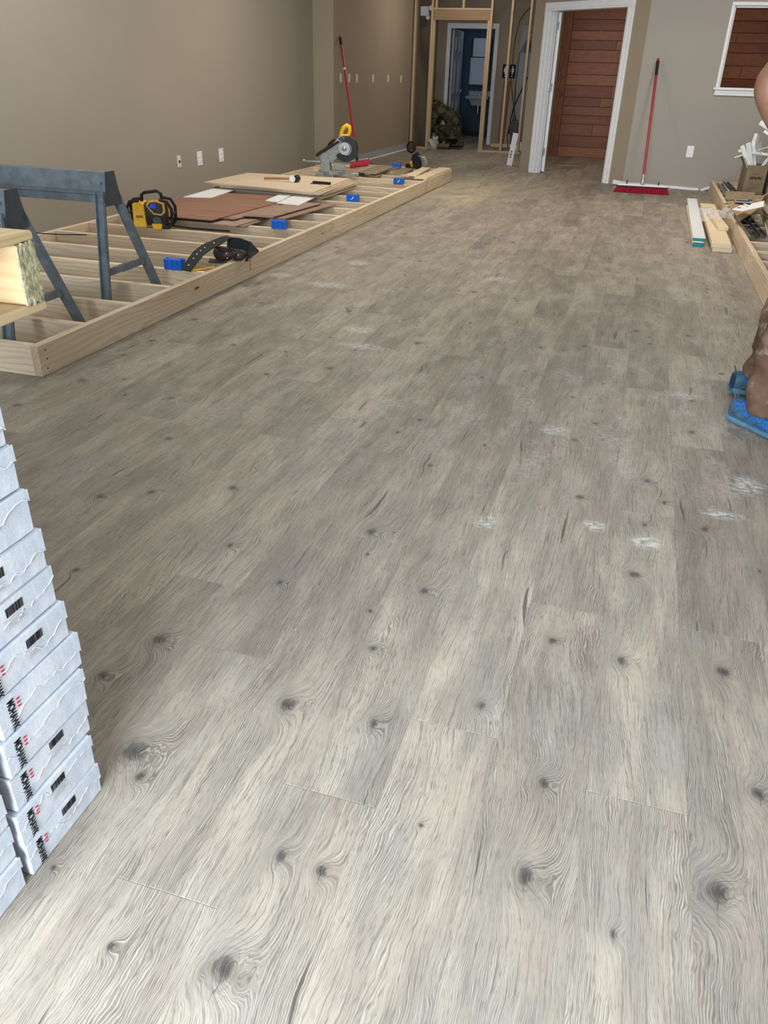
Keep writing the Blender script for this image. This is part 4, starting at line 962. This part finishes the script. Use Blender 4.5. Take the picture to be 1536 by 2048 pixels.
strips = [((1.235, 10.33, .40), (1.10, 10.30, .63), .045), ((1.27, 10.35, .36), (1.155, 10.30, .66), .05), ((1.30, 10.42, .40), (1.22, 10.45, .68), .03), ((1.34, 10.4, .38), (1.46, 10.38, .60), .03), ((1.08, 10.36, .575), (1.50, 10.48, .535), .028),
          ((1.21, 10.50, .50), (1.245, 10.56, .745), .035), ((1.55, 10.44, .70), (1.24, 10.40, .865), .05), ((1.60, 10.48, .74), (1.30, 10.43, .915), .05), ((1.66, 10.50, .80), (1.36, 10.46, 1.02), .045), ((1.06, 10.42, .50), (1.42, 10.5, .63), .012), ((1.62, 10.36, .62), (1.30, 10.40, .78), .03)]
strips = [((a[0]-.065, a[1], a[2]), (c[0]-.065, c[1], c[2]), w) for a, c, w in strips]
wh = ['leaning left out of the box, lowest', 'printed, leaning left out of the box', 'standing nearly upright behind the printed one', 'leaning right in the box', 'lying level across the box top', 'standing upright at the back of the box', 'thick, pointing up left at the right edge', 'second thick one pointing up left at the right edge', 'highest one pointing up left at the right edge', 'thin stick poking far out to the left', 'below the thick pieces at the right edge']
for i, (a, c, w) in enumerate(strips):
    tag(board('trim_offcut', a, c, w, .012, M['white'], up=(0.2, -1, .2)), 'white trim offcut, '+wh[i], 'trim offcut', g_)
tag(board('dark_rod', (1.555, 10.33, .675), (1.28, 10.36, .80), .025, .02, plain('dark_maroon', (.05, .01, .02), .5)), 'dark maroon strip among the white trim offcuts', 'strip')
film('plastic_wrap', 'crumpled clear plastic wrap sticking up from the cardboard box', (1.205, 10.46, .43), .08, .10, .26, 8.1)
# ================================================================ stud wall and the hall behind it
sw = thing('stud_wall_frame', 'bare pine stud wall with framed doorway at the far end', 'wall frame', (-3.0, 15.9, 0))
def sb(name, x0, x1, z0, z1, dy=0, mat=None, d=.089): return board(name, ((x0+x1)/2+3.0, dy, z0), ((x0+x1)/2+3.0, dy, z1), d, x1-x0, mat or M['studw'], sw, up=(1, 0, 0))
def hb_(name, x0, x1, z0, z1, mat=None, d=.089, dy=0): return board(name, (x0+3.0, dy, (z0+z1)/2), (x1+3.0, dy, (z0+z1)/2), d, z1-z0, mat or M['studw'], sw)
hb_('bottom_plate', -4.295, -3.865, .001, .036); hb_('bottom_plate', -2.958, -2.17, .001, .036)
hb_('top_plate', -4.295, -1.755, 2.9, 2.94); hb_('top_plate', -4.295, -1.755, 2.941, 2.98)
sb('stud', -4.278, -4.240, .037, 2.899); sb('stud', -3.970, -3.932, .037, 2.899); sb('jack_stud', -3.930, -3.892, .037, 2.079)
sb('jack_stud', -2.955, -2.917, .037, 2.079); sb('stud', -2.915, -2.877, .037, 2.899)
sb('stud', -2.560, -2.522, .037, 2.899); sb('stud', -2.235, -2.197, .037, 2.899)
hb_('header', -3.93, -2.917, 2.08, 2.235, M['header'], .085); hb_('flat_plate', -3.93, -2.917, 2.2355, 2.262, dy=0)
sb('cripple_stud', -3.905, -3.867, 2.263, 2.899); sb('cripple_stud', -3.42, -3.382, 2.263, 2.899)
# emergency light between the first studs
t = thing('emergency_light', 'small white twin head emergency light high between the left studs', 'light fitting', (-4.285, 16.35, 2.24))
B().box((.075, 0, 0), (.15, .09, .15), bev=.012).build('housing', M['wplas'], t)
B().cyl((.17, -.03, .05), (.20, -.08, .045), .032, .038, 14).build('lamp_head', M['wplas'], t, smooth=True)
B().cyl((.14, -.03, -.08), (.15, -.075, -.10), .032, .038, 14).build('lamp_head', M['wplas'], t, smooth=True)
t = thing('junction_box', 'dark box hanging under the small emergency light', 'electrical box', (-4.25, 16.35, 2.05))
B().box((.035, 0, .03), (.06, .06, .16), bev=.01).build('box_body', plain('dark_brown_plastic', (.10, .075, .05), .6), t)
# bathroom fittings seen through the doorway
t = thing('wall_mirror', 'white panels modelling a reflected door, wall cabinet in the dark blue bathroom', 'mirror', (-3.86, 20.2995, 1.06))  # panels and slats model the door's reflection in a mirror
B().box((0, -.06, .47), (.44, .12, .94), bev=.004).build('mirror_body', M['bplas'], t)
u = B().box((.01, -.126, .74), (.38, .012, .36), bev=.003); 
for x in (-.08, .10): u.box((x, -.134, .76), (.10, .008, .24), bev=.004)
u.build('upper_reflection', M['door'], t)
u = B().box((-.01, -.126, .275), (.42, .012, .53), bev=.003)
for i in range(6): u.box((-.175+i*.066, -.134, .275), (.030, .010, .47), bev=.003)
u.build('slatted_reflection', M['door'], t)
B().ball((-.19, -.15, .26), .014).build('knob', M['chrome'], t, smooth=True)
t = thing('wash_basin', 'wall hung basin under the white bathroom cabinet', 'sink', (-3.82, 20.2995, .62))
b = B(); b.box((0, -.22, .19), (.52, .44, .07), bev=.02)
b.prism([(-.20, .16), (.20, .16), (.12, .03), (-.12, .03)], (0, .30, 0), (0, -.34, 0), ((1, 0, 0), (0, 0, 1))); b.build('bowl', M['porc'], t, smooth=True)
B().box((0, -.045, .27), (.52, .09, .10), bev=.01).build('backsplash', M['porc'], t)
B().cyl((0, -.12, .225), (0, -.12, .30), .012).cyl((0, -.12, .295), (0, -.24, .28), .010).build('tap', M['chrome'], t, smooth=True)
B().tube([(.0, -.2, .03), (.0, -.2, -.15), (.0, -.12, -.2), (.0, -.02, -.17)], .018, 10).build('drain_pipe', M['chrome'], t, smooth=True)
# restroom signs, leaning boards, electric panel and hanging gear
for x, l in ((-2.885, 'left'), (-2.745, 'right')):
    t = thing('restroom_sign', 'small black restroom sign with white figure, %s one of the pair' % l, 'sign', (x, 17.7995, 1.335))
    B().box((0, -.003, 0), (.115, .006, .24), bev=.002).build('sign_panel', M['ink'], t)
    f = B(); f.cyl((0, -.006, .075), (0, -.0085, .075), .015, n=14); f.prism([(-.024, .055), (.024, .055), (.030, -.01), (.014, -.01), (.012, -.055), (-.012, -.055), (-.014, -.01), (-.030, -.01)], (0, .0025, 0), (0, -.0085, 0), ((1, 0, 0), (0, 0, 1))); f.cyl((0, -.006, -.085), (0, -.0085, -.085), .012, n=12)
    f.build('figure', M['paper'], t)
tag(board('leaning_board', (-2.83, 17.55, .0), (-2.83, 17.77, 1.17), .13, .018, M['red'], up=(0, -1, .1)), 'reddish brown board leaning on the back wall below the signs, left of two', 'board')
tag(board('leaning_board', (-2.69, 17.55, .0), (-2.69, 17.77, 1.17), .12, .018, M['grip'], up=(0, -1, .1)), 'brown board leaning on the back wall below the signs, right of two', 'board')
tag(board('floor_lumber', (-2.98, 17.35, .03), (-2.35, 17.40, .03), .11, .06, M['ply']), 'lumber piece lying on the floor in front of the leaning boards', 'board')
t = thing('electric_panel', 'tall grey panel on the back wall behind the hanging cables', 'panel', (-2.27, 17.7995, .12))
B().box((0, -.02, 1.0), (.74, .04, 2.0), bev=.004).build('panel_body', M['gpanel'], t)
B().box((0, -.044, 1.25), (.40, .008, .7), bev=.003).build('panel_cover', M['gpanel'], t)
for i, pts in enumerate(([(-2.216, 15.95, 2.30), (-2.36, 16.2, 2.24), (-2.47, 16.3, 2.10), (-2.52, 16.3, 1.8), (-2.53, 16.3, 1.2), (-2.44, 16.3, .8), (-2.36, 16.3, .52)],
    [(-2.22, 16.2, 1.95), (-2.40, 16.2, 1.6), (-2.42, 16.2, 1.1), (-2.40, 16.2, .75), (-2.36, 16.2, .50)],
    [(-2.20, 16.1, 1.25), (-2.30, 16.1, 1.0), (-2.40, 16.1, .75), (-2.44, 16.1, .50)],
    [(-2.42, 16.1, .40), (-2.47, 16.1, .30), (-2.44, 16.1, .10), (-2.30, 16.1, .009), (-2.18, 16.14, .009)])):
    tag(B().tube(pts, [.008, .007, .013, .009][i], 6).build('hanging_cable', M['bplas'], smooth=True), 'black cable ' + ['looping from the top down to the black tool case', 'hanging straight beside the hanging tool', 'thickest, slanting down to the black tool case', 'curling below the black tool case'][i], 'cable')
t = thing('hanging_tool', 'black tool hanging on the cables between the last studs', 'power tool', (-2.27, 16.15, 1.62))
B().prism([(-.07, 0), (.05, 0), (.06, .14), (.03, .22), (-.02, .20), (-.05, .10)], (0, .06, 0), (0, 0, 0), ((1, 0, 0), (0, 0, 1))).build('body', M['bplas'], t)
B().tube([(0, .03, .20), (.01, .03, .34), (.03, .03, .42), (-.02, .03, .44)], .010, 6).build('hook', M['bplas'], t, smooth=True)
t = thing('tool_case', 'black tool case hanging low between the last studs', 'case', (-2.36, 16.15, .29))
B().box((0, 0, .11), (.20, .10, .20), rot=(0, radians(14), 0), bev=.015).build('case_body', M['bplas'], t)
B().tube([(-.06, 0, .20), (-.04, 0, .26), (.05, 0, .25), (.07, 0, .19)], .010, 8).build('handle', M['bplas'], t, smooth=True)
t = thing('white_carton', 'narrow white carton leaning at the foot of the last stud', 'box', (-1.985, 13.62, .0), radians(10))
B().box((0, .0, .235), (.085, .05, .47), rot=(0, radians(7), 0), bev=.003).build('carton_body', M['white'], t)
b = B()
for q in range(5): b.box((-.012-.003*q, -.0262, .21-q*.022), (.034-.008*(q % 2), .0012, .011), rot=(0, radians(7), 0))
b.build('black_print', M['ink'], t)
t = thing('white_block', 'white block on the floor behind the last stud', 'block', (-2.28, 16.6, 0))
B().box((0, 0, .05), (.22, .16, .10), bev=.012).box((.03, 0, .13), (.12, .10, .06), bev=.012).build('block_body', M['white'], t)

# ================================================================ people
def fold(amp, f, seed, ax=1.0):
    def g(co):
        n = mnoise.noise(Vector((co.x*f, co.y*f, co.z*f*1.6+seed))); m = mnoise.noise(Vector((co.x*f*2.3+seed, co.y*f*2.3, co.z*f*3)))
        s = amp*(n+.5*m); return Vector((co.x+s, co.y+s*.6, co.z+s*.15))
    return g
def shoe(parent, loc, rz, pitch, mats=('shoe', 'shoed', 'sole')):
    """heel at local origin, toe towards +x"""
    L = .295; xs = [0, .02, .05, .09, .13, .17, .21, .25, .28, L]
    wd = [.030, .036, .038, .037, .038, .043, .047, .044, .032, .012]; ht = [.085, .100, .098, .096, .092, .080, .068, .058, .048, .036]
    def loft(ws, z0, z1, nn=14, k=1.0, xa=0, xb=len(xs)):
        b = B(); rings = []
        for i in range(xa, xb):
            r_ = []
            for j in range(nn):
                a = 2*pi*j/nn; cy, sz = cos(a), sin(a)
                y = ws[i]*math.copysign(abs(cy)**.7, cy)*(1 if sz < .3 else 1-.45*(sz-.3))*k; zc = (z0[i]+z1[i])/2; z = zc+(z1[i]-z0[i])/2*math.copysign(abs(sz)**.65, sz)
                r_.append(b.bm.verts.new((xs[i], y, z)))
            rings.append(r_)
        for i in range(len(rings)-1):
            for j in range(nn): b.bm.faces.new((rings[i][j], rings[i][(j+1) % nn], rings[i+1][(j+1) % nn], rings[i+1][j]))
        b.bm.faces.new(rings[0][::-1]); b.bm.faces.new(rings[-1]); return b
    m = Matrix.Translation(loc) @ Matrix.Rotation(rz, 4, 'Z') @ Matrix.Rotation(pitch, 4, 'Y')
    up = loft(wd, [.018]*10, ht).build('shoe', M[mats[0]], parent, smooth=True); up.matrix_local = m
    loft([w*1.12+.003 for w in wd], [.002, .0, .0, .0, .0, .0, .0, .002, .008, .016], [.034, .036, .032, .028, .026, .026, .026, .026, .028, .030]).build('sole', M[mats[2]], up, smooth=True)
    loft(wd, [.02]*10, [.096, .098, .070, .045, .04, 0, 0, 0, 0, 0], k=1.05, xb=5).build('heel_overlay', M[mats[1]], up, smooth=True)
    b = B()
    for s_ in (-1, 1):
        for q in range(4): b.tube([(.02+q*.06, s_*(wd[2]+.003), .030), (.05+q*.06, s_*(wd[2]+.005), .052), (.075+q*.055, s_*(wd[2]-.004), .070-q*.006)], .0035, 5)
    b.build('overlay_stripes', M[mats[1]], up)
    b = B()
    for q in range(4): b.tube([(.10+q*.026, -.020, .096-q*.008), (.112+q*.026, 0, .101-q*.008), (.10+q*.026, .020, .096-q*.008)], .003, 5)
    b.build('laces', M['sole'] if mats[2] == 'sole' else M['ink'], up)
    B().tube([(.004, -.008, .095), (-.012, -.006, .120), (-.010, .006, .120), (.004, .008, .095)], .003, 6).build('pull_loop', M[mats[1]], up)
    return up
def finger(nodes, edges, base, nm, dirs, r0, r1, start):
    prev = base; p = Vector(start)
    for i, (d, l) in enumerate(dirs):
        p = p+Vector(d).normalized()*l; k = '%s%d' % (nm, i); nodes[k] = (tuple(p), r0+(r1-r0)*i/len(dirs)); edges.append((prev, k)); prev = k
# --- worker at the right edge, facing right, elbow bent back
P = thing('person', 'standing person in stained brown work trousers and blue trainers at the right edge', 'person', (.66, 3.46, 0))
N = dict(pelvis=((.02, 0, .96), .13, .15), spine=((.0, 0, 1.14), .115, .14), chest=((.01, 0, 1.32), .12, .155), neckb=((.02, 0, 1.46), .065), neck=((.045, 0, 1.54), .055), jaw=((.085, 0, 1.60), .065), head=((.09, 0, 1.68), .088, .078), crown=((.075, 0, 1.745), .070, .065), nose=((.175, 0, 1.655), .014),
         hipR=((-.00, -.09, .92), .075), kneeR=((-.005, -.165, .50), .048), calfR=((-.035, -.175, .34), .040), ankR=((-.045, -.19, .10), .038), toeR=((.05, -.29, .045), .032),
         hipL=((-.0, .09, .92), .075), kneeL=((.02, .12, .50), .048), calfL=((-.01, .14, .34), .040), ankL=((-.04, .16, .10), .038), toeL=((.10, .19, .045), .032),
         upR=((-.215, -.232, 1.33), .056), shR=((-.05, -.19, 1.425), .062), elR=((-.312, -.24, 1.215), .055), foR=((-.205, -.232, 1.08), .047), wrR=((-.09, -.20, .955), .034), paR=((-.02, -.19, .915), .036),
         shL=((.0, .19, 1.415), .062), elL=((-.10, .26, 1.16), .048), foL=((.02, .25, 1.10), .046), wrL=((.17, .20, 1.06), .030), paL=((.235, .185, 1.05), .033))
Ed = [('pelvis', 'spine'), ('spine', 'chest'), ('chest', 'neckb'), ('neckb', 'neck'), ('neck', 'jaw'), ('jaw', 'head'), ('head', 'crown'), ('head', 'nose'), ('pelvis', 'hipR'), ('hipR', 'kneeR'), ('kneeR', 'calfR'), ('calfR', 'ankR'), ('ankR', 'toeR'), ('pelvis', 'hipL'), ('hipL', 'kneeL'), ('kneeL', 'calfL'), ('calfL', 'ankL'), ('ankL', 'toeL'),
      ('chest', 'shR'), ('shR', 'upR'), ('upR', 'elR'), ('elR', 'foR'), ('foR', 'wrR'), ('wrR', 'paR'), ('chest', 'shL'), ('shL', 'elL'), ('elL', 'foL'), ('foL', 'wrL'), ('wrL', 'paL')]
def hand(pa, s):
    x, y, z = N[pa][0]
    for i, (dy, l) in enumerate(((-.024, .040), (-.008, .045), (.009, .042), (.024, .033))):
        finger(N, Ed, pa, 'f%s%d_' % (pa, i), [((1, dy*8*s, -.1), l*1.1), ((1, 0, -.7), l*.75), ((.5, 0, -1), l*.6)], .0095, .0075, (x, y, z))
    finger(N, Ed, pa, 't%s' % pa, [((.5, -s, -.2), .034), ((1, -.4*s, -.5), .028)], .011, .009, (x-.015, y, z))
hand('paR', -1); hand('paL', 1)
skinned('body', (N, Ed, 'pelvis'), M['skin'], P, 2)
T_ = dict(hipc=((.02, 0, .97), .155, .17), spine=((.0, 0, 1.14), .14, .165), chest=((.01, 0, 1.33), .14, .175), neckb=((.02, 0, 1.45), .085), shR=((-.04, -.20, 1.42), .08), upR=((-.12, -.22, 1.38), .072), shL=((.0, .20, 1.41), .08), upL=((-.05, .235, 1.29), .072))
skinned('t_shirt', (T_, [('hipc', 'spine'), ('spine', 'chest'), ('chest', 'neckb'), ('chest', 'shR'), ('shR', 'upR'), ('chest', 'shL'), ('shL', 'upL')], 'hipc'), M['tee'], P, 2, post=fold(.012, 7, 2))
T_ = dict(waist=((.02, 0, 1.0), .15, .165), pel=((.02, 0, .90), .155, .17), tR=((-.005, -.11, .76), .105), kR=((-.01, -.165, .50), .088), cR=((-.035, -.175, .32), .085), hR=((-.028, -.185, .17), .090), eR=((-.022, -.195, .085), .088), zR=((-.020, -.197, .062), .086),
          tL=((.0, .10, .76), .105), kL=((.03, .12, .50), .088), cL=((-.0, .14, .32), .085), hL=((-.0, .16, .20), .084), eL=((.0, .165, .12), .080), zL=((.0, .165, .09), .078))
skinned('trousers', (T_, [('waist', 'pel'), ('pel', 'tR'), ('tR', 'kR'), ('kR', 'cR'), ('cR', 'hR'), ('hR', 'eR'), ('eR', 'zR'), ('pel', 'tL'), ('tL', 'kL'), ('kL', 'cL'), ('cL', 'hL'), ('hL', 'eL'), ('eL', 'zL')], 'pel'), M['trouser'], P, 3, post=fold(.022, 9, 5))
shoe(P, (-.130, -.118, 0), radians(-44), 0); shoe(P, (-.115, .195, .010), radians(14), radians(3))
B().ball((.07, 0, 1.715), .095, (1.02, .92, .85), 20).build('hair', M['hair'], P, smooth=True)
for s in (-1, 1):
    B().ball((.163, s*.030, 1.682), .011).build('eye', M['wplas'], P, smooth=True); B().ball((.085, s*.082, 1.665), .024, (.7, .35, 1.1)).build('ear', M['skin'], P, smooth=True)
B().box((.163, 0, 1.618), (.012, .045, .008), bev=.003).build('mouth', plain('lips', (.35, .12, .10), .5), P)
# --- crouching worker in dark camouflage by the doorway
P = thing('person', 'crouching person in dark camouflage clothes and tan boots beside the doorway stud', 'person', (-3.70, 16.28, 0))
N = dict(pelvis=((.17, 0, .32), .07, .09), spine=((.13, 0, .48), .11, .13), chest=((-.05, 0, .66), .11, .14), neckb=((-.15, 0, .72), .07), neck=((-.20, 0, .72), .055), head=((-.29, 0, .70), .085, .078), crown=((-.34, 0, .68), .07), chin=((-.29, 0, .62), .05),
         hipR=((.13, -.08, .30), .05), kneeR=((-.15, -.14, .35), .045), ankR=((.05, -.15, .10), .042), toeR=((-.08, -.16, .045), .035), hipL=((.13, .08, .30), .05), kneeL=((-.11, .16, .11), .045), ankL=((.22, .16, .08), .042), toeL=((.30, .16, .03), .03),
         shR=((-.10, -.18, .64), .06), elR=((-.22, -.20, .42), .045), wrR=((-.27, -.12, .26), .028), paR=((-.29, -.10, .20), .030), shL=((-.10, .18, .64), .06), elL=((-.24, .20, .42), .045), wrL=((-.29, .12, .25), .028), paL=((-.31, .10, .19), .030))
Ed = [('pelvis', 'spine'), ('spine', 'chest'), ('chest', 'neckb'), ('neckb', 'neck'), ('neck', 'head'), ('head', 'crown'), ('head', 'chin'), ('pelvis', 'hipR'), ('hipR', 'kneeR'), ('kneeR', 'ankR'), ('ankR', 'toeR'), ('pelvis', 'hipL'), ('hipL', 'kneeL'), ('kneeL', 'ankL'), ('ankL', 'toeL'),
      ('chest', 'shR'), ('shR', 'elR'), ('elR', 'wrR'), ('wrR', 'paR'), ('chest', 'shL'), ('shL', 'elL'), ('elL', 'wrL'), ('wrL', 'paL')]
for pa, s in (('paR', -1), ('paL', 1)):
    x, y, z = N[pa][0]
    for i, dy in enumerate((-.024, -.008, .009, .024)): finger(N, Ed, pa, 'f%s%d_' % (pa, i), [((-.6, dy*8, -.8), .042-.004*abs(i-1)), ((.1, 0, -1), .030)], .0095, .008, (x, y, z))
    finger(N, Ed, pa, 't%s' % pa, [((-.2, -s, -.5), .032), ((-.3, 0, -1), .024)], .011, .009, (x, y, z))
skinned('body', (N, Ed, 'pelvis'), M['skin'], P, 2)
T_ = dict(hem=((.21, 0, .25), .15, .18), hipc=((.21, 0, .36), .165, .185), spine=((.14, 0, .50), .155, .18), chest=((-.04, 0, .67), .15, .185), neckb=((-.14, 0, .73), .09), hood=((-.24, 0, .745), .115), hood2=((-.31, 0, .72), .10), shR=((-.10, -.19, .64), .082), elR=((-.22, -.21, .42), .068), wrR=((-.265, -.125, .27), .05), shL=((-.10, .19, .64), .082), elL=((-.24, .21, .42), .068), wrL=((-.285, .125, .26), .05))
skinned('jacket', (T_, [('hem', 'hipc'), ('hipc', 'spine'), ('spine', 'chest'), ('chest', 'neckb'), ('neckb', 'hood'), ('hood', 'hood2'), ('chest', 'shR'), ('shR', 'elR'), ('elR', 'wrR'), ('chest', 'shL'), ('shL', 'elL'), ('elL', 'wrL')], 'hipc'), M['camo'], P, 2, post=fold(.02, 9, 3))
T_ = dict(pel=((.21, 0, .30), .155, .17), tR=((.05, -.12, .32), .105), kR=((-.16, -.14, .36), .085), cR=((-.02, -.15, .22), .075), eR=((.05, -.15, .13), .068), tL=((.05, .13, .20), .105), kL=((-.12, .16, .11), .085), cL=((.06, .16, .11), .075), eL=((.17, .16, .10), .066))
skinned('trousers', (T_, [('pel', 'tR'), ('tR', 'kR'), ('kR', 'cR'), ('cR', 'eR'), ('pel', 'tL'), ('tL', 'kL'), ('kL', 'cL'), ('cL', 'eL')], 'pel'), M['camo'], P, 2, post=fold(.018, 9, 8))
MM = ('boot', 'boot', 'black')
M2 = dict(M)
shoe(P, (.14, -.15, 0), radians(180), 0, MM); shoe(P, (.34, .16, .02), radians(178), radians(0), MM)
t = thing('white_bag', 'crumpled pale bag on the floor in front of the crouching person', 'bag', (-3.80, 15.86, 0))
b = B(); bmesh.ops.create_icosphere(b.bm, subdivisions=3, radius=.12)
for v in b.bm.verts: v.co = v.co*(1+.9*mnoise.noise(v.co*14)); v.co.z = max(0.001, (v.co.z+.09)*1.0); v.co.x *= .8; v.co.y *= .6
b.build('bag_body', plain('pale_grey_bag', (.36, .36, .35), .6), t, smooth=True)
